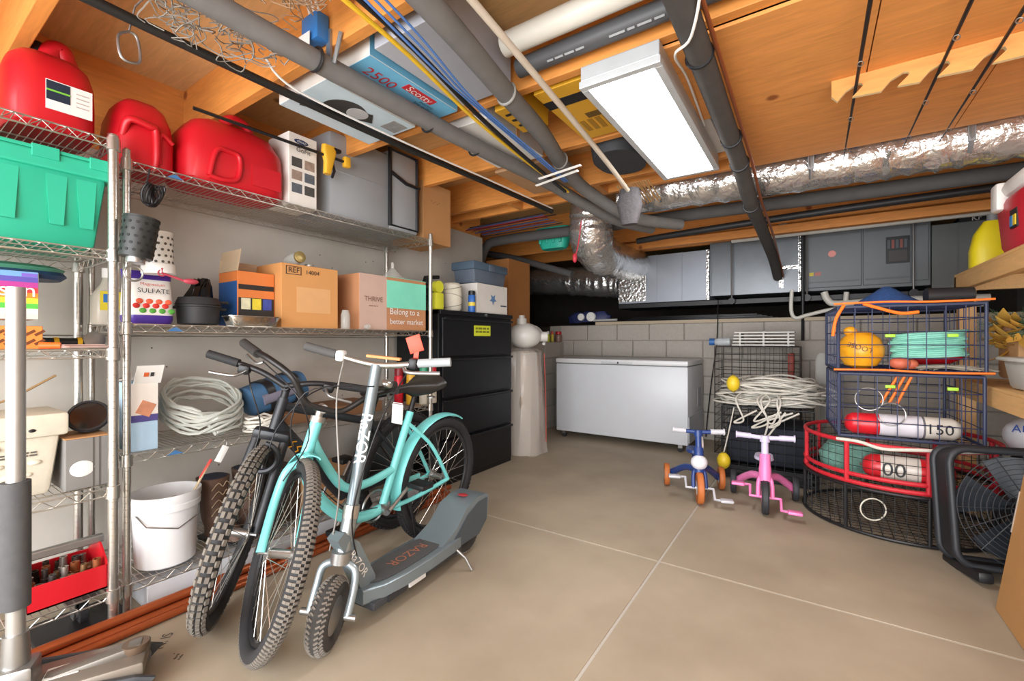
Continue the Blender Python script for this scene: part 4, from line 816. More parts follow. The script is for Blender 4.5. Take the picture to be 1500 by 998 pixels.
# chest freezer
t = thing('chest_freezer', 'white chest freezer on casters against the block wall', 'freezer', (-1.72, 4.9, 0), 0); FW = M('#cdd1d6', .35, 0, .03); X0, X1, Y0, Y1 = -.72, .72, -.36, .37
m = MB(); m.bb(X0, X1, Y0, Y1, .075, .84, .012); m.to('body', FW, t)
m = MB(); m.bb(X0-.003, X1+.003, Y0-.008, Y1, .846, .9, .014); l = m.to('lid', M('#d6d8da', .35, 0, .03), t); m = MB(); m.box((0, Y0-.01, .865), (.34, .012, .022), .004); m.to('lid_handle', M('#c3c6c9', .4), l)
m = MB(); m.cyl((0.02, Y0-.017, .865), (.02, Y0-.01, .865), .01, n=12); m.to('lock', BLACK, l)
m = MB(); m.bb(X0+.01, X1-.01, Y0+.01, Y1, .838, .85); m.to('gasket', M('#6a6c6e', .6), t)
m = MB(); m.bb(X1, X1+.008, Y0+.02, Y1-.02, .1, .35, .003); m.to('vent_panel', M('#b9bcc2', .4), t, False); decal(t, (X1+.002, .15, .5), EY, EZ, .16, .2, M('#aeb2b8', .5), 'rating_label', .003)
for x in (X0+.08, X1-.08):
    for y in (Y0+.05, Y1-.08):
        m = MB(); m.cyl((x, y-.012, .026), (x, y+.012, .026), .026, n=18); m.to('caster', RUBBER, t); m = MB(); m.bb(x-.02, x+.02, y-.02, y+.02, .04, .078); m.to('caster_fork', STEEL, t, False)
# ---------------------------------------------------------------- furnace line in the crawl space
YFn = 5.46
CG = M('#6b6f72', .45, .05, .06)
xa, xb_, xc, xd = xat(907, YFn), xat(1040, YFn), xat(1176, YFn), xat(1364, YFn)
t = thing('furnace', 'dark grey horizontal furnace cabinet hung above the block wall', 'furnace', ((xc+xd)/2, YFn+.3, 1.6), 0); hw = (xd-xc)/2
m = MB(); m.bb(-hw, hw, -.29, .3, 0, .64, .006); m.to('body', CG, t, False)
for a, b in ((-hw+.02, -.01), (.0, hw*.72)): m = MB(); m.bb(a, b, -.305, -.29, .03, .6, .006); m.to('access_door', CG, t, False)
m = MB(); m.bb(hw*.74, hw*.97, -.303, -.29, .05, .56, .012); m.to('side_panel', CG, t, False)
for a, b, z in ((-hw+.03, -.03, .54), (-hw+.03, -.03, .08), (.02, hw*.7, .54), (.02, hw*.7, .08)): m = MB(); m.bb(a, b, -.311, -.305, z, z+.012, .003); m.to('door_rib', CG, t, False)
m = MB(); m.cyl((-hw*.5, -.315, .36), (-hw*.5, -.305, .36), .032, n=24); m.to('round_badge', M('#c07a70', .35, .3), t)
m = MB(); m.bb(.17, .34, -.309, -.305, .22, .47, .003); wn = m.to('control_window', BLACK, t, False)
for k in range(5): m = MB(); m.bb(.18+.03*k, .2+.03*k, -.314, -.309, .36, .44); m.to('wire_lead', M('#8a4a40' if k % 2 else '#50555a', .5), wn, False)
decal(t, (.255, -.31, .29), EX, EZ, .13, .1, M('#3e3838', .5), 'control_board', .004)
decal(t, (-hw*.85, -.306, .17), EX, EZ, .035, .035, M('#d4c02a', .5), 'warning_label'); decal(t, (-hw*.74, -.306, .17), EX, EZ, .05, .035, M('#b56a60', .5), 'warning_label')
def ductbox(name, label, x0, x1, z0, z1, y0, y1, mat, seams):
    t = thing(name, label, 'duct', ((x0+x1)/2, (y0+y1)/2, z0), 0); w_, d_, h_ = (x1-x0)/2, (y1-y0)/2, z1-z0
    m = MB(); m.bb(-w_, w_, -d_, d_, 0, h_, .004); m.to('body', mat, t, False)
    for s in seams:
        m = MB(); m.bb(-w_+2*w_*s-.004, -w_+2*w_*s+.004, -d_-.006, d_, 0, h_+.004, .002); m.to('seam', mat, t, False)
    return t, w_, d_, h_
t, w_, d_, h_ = ductbox('coil_cabinet', 'glossy grey evaporator coil box between plenum and furnace', xb_, xc-.01, 1.6, 2.2, YFn+.0, YFn+.55, M('#7a7f84', .3, .25), (.02, .98))
m = MB(); m.bb(w_-.2, w_-.16, -d_-.004, -d_, .05, .25); m.bb(w_-.2, w_-.03, -d_-.004, -d_, .24, .28); m.to('foil_tape', FOIL, t, False); m = MB(); m.bb(w_-.03, w_+.005, -d_-.006, -d_, 0, h_); m.to('foil_tape', FOIL, t, False); decal(t, (w_-.22, -d_-.002, .35), EX, EZ, .06, .07, M('#9c9fa3', .4), 'label_panel')
t, w_, d_, h_ = ductbox('supply_plenum', 'pale galvanised supply plenum with square foil patch', xa, xb_-.004, 1.56, 2.13, YFn-.02, YFn+.55, M('#a3a9b3', .38, .25, .05), (.45, .72))
m = MB(); m.bb(-w_, -w_*.35, -d_-.008, -d_, .02, .36, .004); m.to('foil_patch', FOIL, t, False); m = MB(); m.bb(w_-.03, w_, -d_-.008, -d_, 0, h_); m.to('foil_tape', FOIL, t, False)
x2 = xat(1420, YFn)+.25
t, w_, d_, h_ = ductbox('return_duct', 'dull galvanised return duct behind the wooden shelf post', xd+.004, x2, 1.56, 2.14, YFn, YFn+.5, M('#5d605e', .4, .25, .2, 3), (.35, .7))
# support rods and channel struts under the furnace line
for k, u in enumerate((1072, 1182, 1338)):
    x = xat(u, YFn-.06); t = thing('hanger_rod', ('threaded hanger rod in front of the coil box', 'threaded hanger rod at the furnace corner', 'threaded hanger rod across the furnace side panel')[k], 'hanger rod', (x, YFn-.07, 1.55), 0, 'furnace hanger rods')
    m = MB(); m.cyl((0, 0, 0), (0, 0, .66), .008, n=8); m.to('rod', STEEL, t); m = MB(); m.cyl((0, -.02, -.02), (0, .04, -.02), .035, n=16); m.to('strut_end', BLACK, t)
m = MB(); m.bb(xa, xd, YFn-.02, YFn+.5, 1.5, 1.555, .004); one('drain_pan', m, BLACK, 'black drain pan running under furnace and plenum', 'drain pan', sm=False)
# black pipe and PVC drain by the furnace
x = xat(1176, YFn-.12); m = MB(); m.tube([(x, YFn-.12, 2.2), (x, YFn-.12, 1.35)], .016, 10); m.tube([(x, YFn-.12, 1.36), (x, YFn-.17, 1.1)], .014, 8); one('gas_pipe', m, BLACK, 'thin black gas pipe dropping at the furnace corner', 'pipe')
def PYs(*q): return [PY(u, v, y) for u, v, y in q]
m = MB(); m.tube(smooth(PYs((1160, 425, 5.3), (1159, 455, 5.3), (1166, 466, 5.3), (1185, 461, 5.3), (1230, 452, 5.3), (1310, 450, 5.3), (1440, 446, 5.3)), 5), .018, 12); one('condensate_drain', m, PVC, 'white PVC condensate drain running along the sill', 'pipe')
m = MB(); m.tube(smooth(PYs((1207, 428, 5.36), (1213, 440, 5.36), (1228, 445, 5.36), (1300, 440, 5.36), (1450, 436, 5.36)), 5), .032, 12); m.tube(PYs((1240, 428, 5.36), (1238, 450, 5.36)), .022, 10); one('vent_pipe', m, PVC, 'thick white PVC pipe with elbow under the furnace', 'pipe')
m = MB(); m.tube(smooth(PYs((1185, 315, 5.5), (1150, 318, 5.5), (1147, 330, 5.5), (1148, 345, 5.5), (1170, 349, 5.5)), 5), .04, 12); one('intake_elbow', m, PVC, 'white PVC U bend above the evaporator coil box', 'pipe')
a, b = PY(1000, 335, 5.6), PY(1450, 278, 5.0)
m = MB(); m.tube([(-.7, 5.15, 2.16), (1.6, 5.15, 2.16)], .045, 12); one('long_vent_pipe', m, PVC, 'long white PVC pipe under the joists above furnace', 'pipe')
m = MB(); m.bb(-2.4, 1.6, 4.95, 5.03, 2.12, 2.2, .004); struct(m.to('trim_3', WOOD, None, False))
# black hangers with white foam edges
for k, (u, lb) in enumerate(((1183, 'black cable support with white foam edging above furnace corner'), (1340, 'black cable support with white foam edging above furnace centre'))):
    c = PY(u, 300 if k == 0 else 285, 5.1); t = thing('foam_hanger', lb, 'pipe hanger', (c.x, 5.05, c.z), 0, 'foam edged hangers')
    m = MB(); sl(m, [(-.1, .1, .05), (0, .09, .05), (.1, .12, .05)], 3, 20); m.to('body', BLACK, t)
    for s in (-1, 1): m = MB(); m.tube(smooth([(s*.06, -.06, -.11), (s*.11, -.06, 0), (s*.07, -.06, .06), (s*.14, -.06, .13)], 4), .018, 8, flat=.5); m.to('foam_edge', WHITE, t)
# flexible foil ducts
def flex(name, label, pts, r, k=10, n=24, jit=.05):
    P = smooth(pts, k); m = MB(); rr = [r*(1+.03*math.sin(i*1.9)+random.uniform(-jit, jit)*.6) for i in range(len(P))]; m.tube(P, rr, n)
    for v in m.bm.verts: v.co += V((random.uniform(-1, 1), random.uniform(-1, 1), random.uniform(-1, 1)))*r*jit*.9
    return one(name, m, FOIL, label, 'duct', None, True)
flex('foil_duct', 'wide foil flex duct lying on the ledge left of plenum', [PY(777, 412, 5.75), PY(830, 412, 5.75), PY(880, 414, 5.75), PY(912, 415, 5.75)], .2, 12)
flex('foil_duct', 'foil flex duct elbow dropping from joists then bending to plenum', [PY(868, 300, 3.62), PY(866, 320, 3.62), PY(866, 348, 3.66), PY(876, 370, 3.85), PY(896, 380, 4.4), PY(930, 388, 5.42)], [.19]*0 or .185, 9)
flex('foil_duct', 'long foil flex duct strapped along the ceiling over furnace', [(-1.25, 3.42, 2.22), (-.8, 3.4, 2.21), (-.2, 3.38, 2.19), (.3, 3.36, 2.18), (.8, 3.34, 2.17), (1.4, 3.33, 2.16), (1.9, 3.32, 2.16)], .135, 16, jit=.06)
for u, lb in ((1188, 'metal strap holding the long foil duct near the vertical pipe'), (1412, 'metal strap holding the long foil duct near the rods')):
    x = xat(u, 3.35); m = MB(); m.torus((x, 3.35, 2.18), .148, .012, Matrix.Rotation(math.pi/2, 4, 'Y'), 28, 6, math.pi*.5, math.pi*1.75); m.bb(x-.015, x+.015, 3.2, 3.21, 2.12, 2.3); one('duct_strap', m, GALV, lb, 'strap')
m = MB(); m.tube([(-1.15, 3.27, 2.27), (-.4, 3.24, 2.255), (.45, 3.22, 2.235)], .012, 8); one('blue_pipe', m, M('#2f62b5', .4), 'thin blue pipe running beside the long foil duct', 'pipe')
# insulated pipes
m = MB(); m.tube(smooth([PY(700, 400, 3.9), PY(712, 362, 3.9), (-2.72, 3.9, 2.17), (-2.0, 3.9, 2.16), (-.6, 3.9, 2.14), (.4, 3.9, 2.12), (1.6, 3.9, 2.11)], 6), .05, 14); one('insulated_pipe', m, FOAM, 'grey foam insulated pipe running across below the foil duct', 'pipe')
m = MB(); m.tube(smooth([(-1.45, 4.4, 2.09), (-1, 4.35, 2.1), (.2, 4.3, 2.12), (1.6, 4.25, 2.12)], 5), .03, 10); one('black_conduit', m, M('#2a2a2b', .5), 'black conduit running beneath the insulated pipe', 'pipe')
m = MB(); m.tube(smooth([PY(838, 402, 4.7), PY(750, 378, 4.7), PY(710, 372, 4.7)], 5), .04, 10); one('insulated_branch', m, FOAM, 'short insulated pipe branch under the teal crate', 'pipe')
m = MB(); m.tube(smooth([(-.33, .6, 2.13), (-.33, 1.4, 2.12), (-.34, 2.2, 2.12), (-.335, 2.75, 2.08), (-.33, 3.3, 1.985), (-.32, 3.9, 1.95), (-.31, 4.9, 1.88), (-.3, 5.4, 1.76)], 6), .043, 14); t = thing('refrigerant_line', 'thick grey black insulated line dropping to the coil box', 'pipe', (0, 0, 0), 0); m.to('insulation', M('#4a4745', .8, 0, .3, 10, .3), t)
m = MB(); m.tube(smooth([(-.27, .6, 2.13), (-.28, 2.2, 2.12), (-.275, 2.75, 2.08), (-.27, 3.3, 1.985), (-.26, 3.9, 1.95), (-.26, 4.9, 1.88), (-.25, 5.4, 1.76)], 6), .008, 8); m.to('copper_line', M('#a5613d', .4, .6), t)
for y, z in ((1.7, 2.12), (2.45, 2.105), (2.75, 2.08), (3.3, 1.985)): m = MB(); m.torus((-.335, y, z), .045, .006, Matrix.Rotation(math.pi/2, 4, 'X'), 20, 6); m.to('zip_tie', BLACK, t)
# stuff on the sill and in the crawl space
m = MB()
for k in range(5): m.bb(-1.95+.02*k, -.3-.05*k, 5.42+.02*k, 5.5+.02*k, 1.337+.012*k, 1.347+.012*k, .003)
one('folded_plastic_sheet', m, M('#1d1e21', .3, 0, .2), 'folded black plastic sheeting lying along the sill', 'sheeting')
t = thing('filter_assembly', 'blue tarp bundle with two white round filters on the sill', 'filter', (PY(862, 462, 5.45).x, 5.5, 1.337), 0)
m = MB(); sl(m, [(0, .27, .09), (.08, .3, .1), (.13, .22, .08)], 2.6, 28)
for v in m.bm.verts: v.co += V((random.uniform(-.02, .02), random.uniform(-.01, .01), random.uniform(-.01, .02)))
m.to('tarp', M('#28305e', .5, 0, .35), t)
for x, r in ((-.07, .045), (.07, .06)):
    m = MB(); m.lathe([(r*.6, -.02), (r, -.015), (r, .02), (r*.8, .022), (r*.75, .012), (r*.3, .012)], 24, Matrix.Translation((x, -.12, .07)) @ Matrix.Rotation(math.pi/2, 4, 'X')); m.to('round_filter', WHITE, t)
m = MB(); m.tube([(.1, -.12, .02), (.42, -.12, .025)], .014, 8); m.to('wand', M('#b9b9b6', .4), t)
c = PY(812, 347, 4.1); t = thing('teal_crate', 'teal plastic basin tucked among pipes under the joists', 'basin', c, 0)
m = MB(); sl(m, [(-.13, .13, .07), (-.1, .15, .08), (.06, .19, .1), (.08, .2, .11)], 3.2, 32); m.to('body', M('#2fb59c', .45), t)
for k in range(4): m = MB(); m.bb(-.13+.075*k, -.1+.075*k, -.1, -.075, -.08, .04, .006); m.to('rib', M('#2fb59c', .45), t)
m = MB(); c = PY(842, 378, 3.4); m.ell(c, (.02, .02, .04)); m.tube(smooth([c, c+V((.03, 0, .1)), c+V((.06, .0, .3))], 4), .005, 6); one('red_tag', m, M('#c93445', .5), 'small red tag on string by the foil elbow', 'tag')
m = MB(); m.tube(smooth(PYs((1052, 440, 5.33), (1050, 500, 5.3), (1042, 560, 5.3), (1036, 615, 5.3), (1034, 640, 5.3)), 5), .006, 6); one('power_cord', m, BLACK, 'black power cord hanging down the block wall', 'cord')
# ---------------------------------------------------------------- tricycles
def trike(label, c, rz, main, grip, tyre, hub, stemc, seatm):
    t = thing('toddler_tricycle', label, 'tricycle', c, rz, 'toddler tricycles on the floor'); RX = Matrix.Rotation(math.pi/2, 4, 'X')
    def wh(p, r, w_):
        m = MB(); m.lathe([(r*.7, -w_*.5), (r*.94, -w_*.5), (r, -w_*.3), (r, w_*.3), (r*.94, w_*.5), (r*.7, w_*.5)], 32, Matrix.Translation(p) @ RX); q = m.to('wheel', tyre, t)
        m = MB(); m.lathe([(.01, -w_*.56), (r*.7, -w_*.46), (r*.7, w_*.46), (.01, w_*.56)], 24, Matrix.Translation(p) @ RX); m.to('hub', hub, q)
    wh((0, 0, .105), .105, .04)
    for s in (-1, 1):
        wh((-.36, s*.19, .082), .082, .036)
        m = MB(); m.tube(smooth([(-.06, 0, .21), (-.2, s*.07, .19), (-.32, s*.14, .12), (-.36, s*.17, .085)], 5), .024, 12); m.to('rear_stay', main, t)
        m = MB(); m.tube(smooth([(-.045, 0, .26), (-.03, s*.035, .2), (-.0, s*.04, .105)], 4), .013, 10); m.to('fork_leg', main, t)
        a = .6 if s > 0 else .6+math.pi; e = V((.085*math.cos(a), s*.085, .105-.085*math.sin(a)))
        m = MB(); m.tube([(0, s*.02, .105), (0, s*.085, .105), e, e+EY*s*.03], .009, 8); m.to('crank', grip, t); m = MB(); m.box(e+EY*s*.07, (.055, .08, .02), .009); m.to('pedal', grip, t)
    m = MB(); m.tube(smooth([(-.035, 0, .2), (-.05, 0, .3), (-.07, 0, .36)], 4), [.036]*4+[.032]*5, 16); m.to('front_body', main, t)
    m = MB(); m.tube([(-.062, 0, .34), (-.085, 0, .455)], .021, 14); m.to('stem', stemc, t)
    m = MB(); m.cyl((-.086, 0, .44), (-.088, 0, .48), .03, .028, n=18); m.to('bar_clamp', stemc, t)
    m = MB(); m.tube([(-.088, -.12, .472), (-.086, 0, .465), (-.088, .12, .472)], .014, 12); m.to('handlebar', main if stemc != grip else grip, t)
    for s in (-1, 1): m = MB(); m.tube([(-.088, s*.08, .471), (-.088, s*.165, .474)], .018, 12); m.cyl((-.088, s*.16, .474), (-.088, s*.168, .474), .023, n=14); m.to('grip', grip if stemc != grip else stemc, t)
    m = MB(); sl(m, [(.27, .06, .03, -.28), (.29, .09, .06, -.28), (.31, .085, .055, -.28)], 2.6, 24); m.to('seat', seatm, t); m = MB(); m.cyl((-.27, 0, .17), (-.27, 0, .28), .02); m.to('seat_post', seatm, t)
    return t
PINK = M('#ee7fb8', .35, 0, .05); LAV = M('#c9c3dd', .4); TN = M('#27407c', .35, 0, .05)
pt = trike('pink toddler tricycle with lavender handlebar and black wheels', PZ(1121, 753, 0), math.radians(-84), PINK, PINK, M('#2a2c30', .6), PINK, LAV, LAV)
bt = trike('navy toddler tricycle with orange brown wheels and white loop', PZ(1025, 738, 0), math.radians(-72), TN, M('#bfc0c6', .4), M('#b8672f', .55), M('#d8d4cc', .4), TN, TN)
for ob in pt.children:
    if ob.name.startswith(('handlebar', 'grip')): ob.data.materials[0] = LAV
m = MB(); m.torus((-.17, .02, .36), .055, .02, Matrix.Rotation(math.pi/2, 4, 'X'), 24, 10, -1.7, 1.9); m.to('white_loop', WHITE, bt); m = MB(); m.ell((-.03, 0, .27), (.05, .055, .05)); m.to('front_badge', M('#dcdde2', .35), bt)
# ---------------------------------------------------------------- wire cages, ropes, floats
def grid(mb, o, a, b, na, nb, r, n=4):
    o, a, b = V(o), V(a), V(b)
    for i in range(na+1): mb.tube([o+a*i/na, o+a*i/na+b], r, n)
    for i in range(nb+1): mb.tube([o+b*i/nb, o+b*i/nb+a], r, n)
def cage(t, x0, x1, y0, y1, z0, z1, st_, r, wire, fr, frm):
    nx, ny, nz = [max(1, round((b-a)/st_)) for a, b in ((x0, x1), (y0, y1), (z0, z1))]
    for nm, o, a, b, na, nb in (('front_mesh', (x0, y0, z0), EX*(x1-x0), EZ*(z1-z0), nx, nz), ('back_mesh', (x0, y1, z0), EX*(x1-x0), EZ*(z1-z0), nx, nz), ('side_mesh', (x0, y0, z0), EY*(y1-y0), EZ*(z1-z0), ny, nz), ('side_mesh', (x1, y0, z0), EY*(y1-y0), EZ*(z1-z0), ny, nz), ('bottom_mesh', (x0, y0, z0), EX*(x1-x0), EY*(y1-y0), nx, ny), ('top_mesh', (x0, y0, z1), EX*(x1-x0), EY*(y1-y0), nx, ny)):
        m = MB(); grid(m, o, a, b, na, nb, r); stuff(m.to(nm, wire, t))
    for z in (z0, z1): m = MB(); m.tube([(x0, y0, z), (x1, y0, z), (x1, y1, z), (x0, y1, z)], fr, 8, closed=True); m.to('frame_ring', frm, t)
    for x in (x0, x1):
        for y in (y0, y1): m = MB(); m.tube([(x, y, z0), (x, y, z1)], fr, 8); m.to('frame_post', frm, t)
BW_ = M('#1b1c1e', .5, .3)
t = thing('wire_crate', 'black wire crate with folded pad under the white rope pile', 'wire crate', (-.3, 4.27, 0), 0)
cage(t, -.31, .31, -.3, .35, .1, .57, .065, .0028, BW_, .005, BW_)
m = MB(); m.bb(-.28, .28, -.26, .32, .12, .42, .03); m.to('dark_pad', M('#1b202c', .8), t)
for z in (.02, .06): m = MB(); m.tube([(-.32, -.32, z), (.32, -.32, z), (.32, .36, z), (-.32, .36, z)], .012, 8, closed=True); m.to('base_ring', RUBBER, t)
m = MB(); m.bb(-.3, .3, -.3, .34, 0.0, .1); m.to('base_tray', BLACK, t, False)
x0, x1 = xat(1052, 4.95), xat(1172, 4.75)
t = thing('wire_crate', 'tall rusty wire crate against block wall under white grilles', 'wire crate', ((x0+x1)/2, 4.98, 0), 0); hw = (x1-x0)/2
cage(t, -hw, hw, -.22, .3, .0, 1.04, .075, .0028, M('#3a3430', .6, .3), .005, M('#3a3430', .6, .3))
m = MB(); m.bb(hw-.1, hw-.05, -.1, .1, .6, .98, .01); m.to('red_bar', M('#8a2f22', .6), t)
t = thing('louver_grilles', 'stack of white slatted grilles resting on the tall wire crate', 'grille', ((x0+x1)/2+.06, 4.95, 1.046), 0)
for k in range(5):
    m = MB(); m.bb(-.27+.005*k, .25, -.12, .12, .004+.03*k, .018+.03*k, .003); m.to('slat', M('#d7d5cf', .5), t, False)
for x in (-.2, 0.0, .2):
    m = MB(); m.bb(x-.008, x+.008, -.118, .118, 0, .14, .002); m.to('spacer', M('#c9c7c1', .5), t, False)
t = thing('water_bottle', 'clear plastic bottle with blue cap lying on tall crate', 'bottle', ((x0+x1)/2-.4, 4.93, 1.086), 0)
m = MB(); m.tube([(.16, 0, 0), (.06, 0, 0), (.02, 0, 0)], [.04, .04, .03], 16); m.to('body', glassy('#dfe6ea', .45), t); m = MB(); m.cyl((.02, 0, 0), (-.03, 0, 0), .035); m.to('cap', M('#2e66a8', .4), t)
# rope pile
rnd = random.Random(11); m = MB()
for L_ in range(60):
    cx, cy = rnd.uniform(-.16, .16), rnd.uniform(-.12, .1); ra, rb = rnd.uniform(.14, .32), rnd.uniform(.1, .24); z = .012+.21*rnd.random()*(1-abs(cx)*1.5); ph = rnd.uniform(0, 6.28); pts = []
    for k in range(26):
        a = ph+k*.27; pts.append((cx+ra*math.cos(a), cy+rb*math.sin(a), max(.008, z+.02*math.sin(2*a+L_)-(max(0, ra-.2)*.25))))
    m.tube(smooth(pts, 2), .0075, 6)
for k in range(6):
    x = rnd.uniform(-.28, .1); m.tube(smooth([(x, -.2, .1), (x+rnd.uniform(-.05, .05), -.33, .05), (x+rnd.uniform(-.08, .08), -.36, -.1), (x+rnd.uniform(-.1, .1), -.35, -.2*rnd.random()-.05), (x+.12, -.34, -.02)], 9), .007, 6)
o = one('rope_pile', m, ROPEW, 'big loose pile of off white rope on the black crate', 'rope'); o.location = (-.27, 4.26, .58)
def fl(label, c, r, rot=None):
    t = thing('yellow_float', label, 'float', c, 0, 'small yellow floats'); m = MB(); m.ell((0, 0, 0), r, 18, rot); m.to('body', M('#e2c32a', .45), t); m = MB(); m.cyl((0, 0, -r[2]*1.08), (0, 0, r[2]*1.08), .012, n=10); m.to('core', M('#8a7a2a', .5), t)
fl('small yellow float at the edge of the rope pile', PY(1074, 562, 4.0), (.05, .045, .065)); fl('small yellow float hanging low beside the navy tricycle', PY(1060, 675, 3.87), (.05, .045, .065))
c = PY(1060, 675, 3.87); m = MB(); m.tube(smooth([c+V((0, 0, .06)), c+V((.03, .0, .2)), c+V((.06, .12, .42))], 6), .005, 6); m.to('tether', ROPEW, bpy.data.objects['yellow_float.001']).matrix_local = Matrix.Translation(-c)
# navy pots
PC = V((.10, 3.3)); PW = .64
def P3(x, y, z): return (x, y, z)
rz = math.radians(4); WN = M('#333c5c', .5, .2, .15)
t1 = thing('crab_pot', 'navy square crab pot on top holding orange buoy and mint rope', 'crab pot', (.42, 3.62, .927), rz, 'stacked crab pots'); cage(t1, -.315, .315, -.315, .315, 0, .37, .082, .0028, WN, .0085, NAVY)
t2 = thing('crab_pot', 'navy square crab pot holding a red and white float', 'crab pot', (.42, 3.62, .54), rz, 'stacked crab pots'); cage(t2, -.31, .31, -.31, .31, 0, .365, .09, .0028, WN, .0085, NAVY)
for t_, zz in ((t1, .2), (t2, .3)):
    for x in (-.08, .18): m = MB(); m.box((x, -.335, zz), (.045, .012, .018), .003); m.to('green_tag', M('#a5d93a', .5), t_)
for s in (-1, 1): m = MB(); m.torus((-.17+.1*(s > 0), -.3, .22-.08*(s > 0)), .065, .004, Matrix.Rotation(math.pi/2, 4, 'X'), 28, 6); m.to('escape_ring', STEEL, t2)
for z, nm in ((.388, t1), (.002, t1)):
    m = MB(); m.tube(smooth([(-.34, -.34, z), (-.1, -.342, z+.004), (.1, -.342, z-.004), (.34, -.34, z)], 4), .006, 6); m.to('orange_cord', ORANGE, nm)
m = MB(); m.tube(smooth([(-.2, -.33, .385), (-.14, -.345, .36), (-.04, -.35, .325), (.04, -.345, .33)], 4), .009, 8); m.to('orange_bungee', ORANGE, t1); m = MB(); m.tube(smooth([(-.29, -.33, .38), (-.33, -.35, .3), (-.345, -.345, .2)], 4), .009, 8); m.to('orange_bungee', ORANGE, t1)
for k in range(3): m = MB(); m.tube([(-.04+.03*k, -.3, .36), (-.11+.035*k, -.28, .2)], .007, 6); m.to('orange_bungee', ORANGE, t2)
def inpot(x, y, z): a = V((x*math.cos(rz)-y*math.sin(rz), x*math.sin(rz)+y*math.cos(rz), z)); return V((.42, 3.62, .014))+a
t = thing('orange_buoy', 'round yellow orange buoy with black lettering inside top pot', 'buoy', inpot(-.19, -.17, .917), rz)
OB = M('#eda41e', .4, 0, .05); m = MB(); m.lathe([(.03, 0), (.08, .02), (.112, .08), (.114, .12), (.095, .18), (.055, .215), (.03, .225)], 30); m.to('body', OB, t); m = MB(); m.ell((-.05, 0, .225), (.035, .03, .03)); m.to('eye', OB, t)
text(t, 'LOOSE', (-.02, -.116, .13), V((-1, 0, .35)), V((-.35, 0, -1)), .03, M('#5a3c10', .6), width=.12)
rnd = random.Random(4); m = MB()
for k in range(13):
    ra, rb, z = .165-.006*(k % 4), .09-.008*(k % 5), .03+.011*k; pts = [(ra*math.copysign(abs(math.cos(a))**.7, math.cos(a))+rnd.uniform(-.004, .004), rb*math.sin(a), z+.03*(1+math.cos(a))*.5) for a in [2*math.pi*i/24 for i in range(24)]]; m.tube(pts, .0075, 6, closed=True)
o = one('mint_rope', m, M('#86cdbb', .7, 0, .15, 50, .3), 'looped bundle of mint green rope inside the top pot', 'rope'); o.location = inpot(.115, -.17, .95); o.rotation_euler.z = rz
rnd = random.Random(9); m = MB()
for k in range(16): x = rnd.uniform(-.1, .05); m.tube(smooth([(x, rnd.uniform(-.08, .08), .005), (x+.12, rnd.uniform(-.08, .08), .02+.01*rnd.random()), (x+.26, rnd.uniform(-.08, .08), .006)], 4), .003, 5)
o = one('netting_bundle', m, M('#a49c8e', .8), 'grey tangled net lines on the floor of top pot', 'net'); o.location = inpot(.08, -.18, .917)
m = MB(); m.ell((0, 0, 0), (.05, .04, .035)); m.ell((.05, .02, -.005), (.035, .03, .03)); o = one('salmon_lure', m, M('#c8664a', .5), 'salmon coloured lures beside the orange buoy', 'lure'); o.location = inpot(-.02, -.24, .955)
m = MB(); m.tube([(-.12, 0, 0), (-.05, 0, .01), (.12, 0, .02), (.18, 0, .02)], [.01, .045, .045, .015], 16); o = one('red_float', m, RED, 'red float lying behind the mint rope in top pot', 'float'); o.location = inpot(.14, .05, .97)
def spar(label, c, ang, segs, r, lettering=None):
    t = thing('crab_float', label, 'float', c, ang, 'red and white crab floats'); x = 0
    for ln, c_, cap in segs:
        m = MB(); pr = [(x, r)] ; L0, L1 = x, x+ln
        if cap < 0: pts = [(L0, r*.35), (L0+.012, r*.7), (L0+.04, r*.97), (L1, r)]
        elif cap > 0: pts = [(L0, r), (L1-.04, r*.97), (L1-.012, r*.7), (L1, r*.35)]
        else: pts = [(L0, r), (L1, r)]
        m.lathe([(b, a) for a, b in pts], 24, Matrix.Rotation(math.pi/2, 4, 'Y')); m.to('float_section', M(c_, .35), t); x += ln
    m = MB(); m.cyl((-.012, 0, 0), (x+.012, 0, 0), .008, n=8); m.to('spindle', M('#5a3a2c', .6), t)
    if lettering: text(t, lettering, (x*lettering_at, -r-.002, 0), EX, EZ, .045, BLACK, width=.1)
lettering_at = .8
spar('red and white crab float lettered in black in the middle pot', inpot(-.275, -.22, .592), rz, ((.16, '#d4202c', -1), (.19, '#d9d7de', 0), (.01, '#6b6a6e', 0), (.16, '#d8d3c8', 1)), .063, '150')
lettering_at = .35
spar('white and red crab float inside the red rimmed pot', inpot(-.2, -.3, .365), rz-.12, ((.08, '#c02029', -1), (.17, '#cdc7bd', 0), (.14, '#d4202c', 1)), .068, '00')
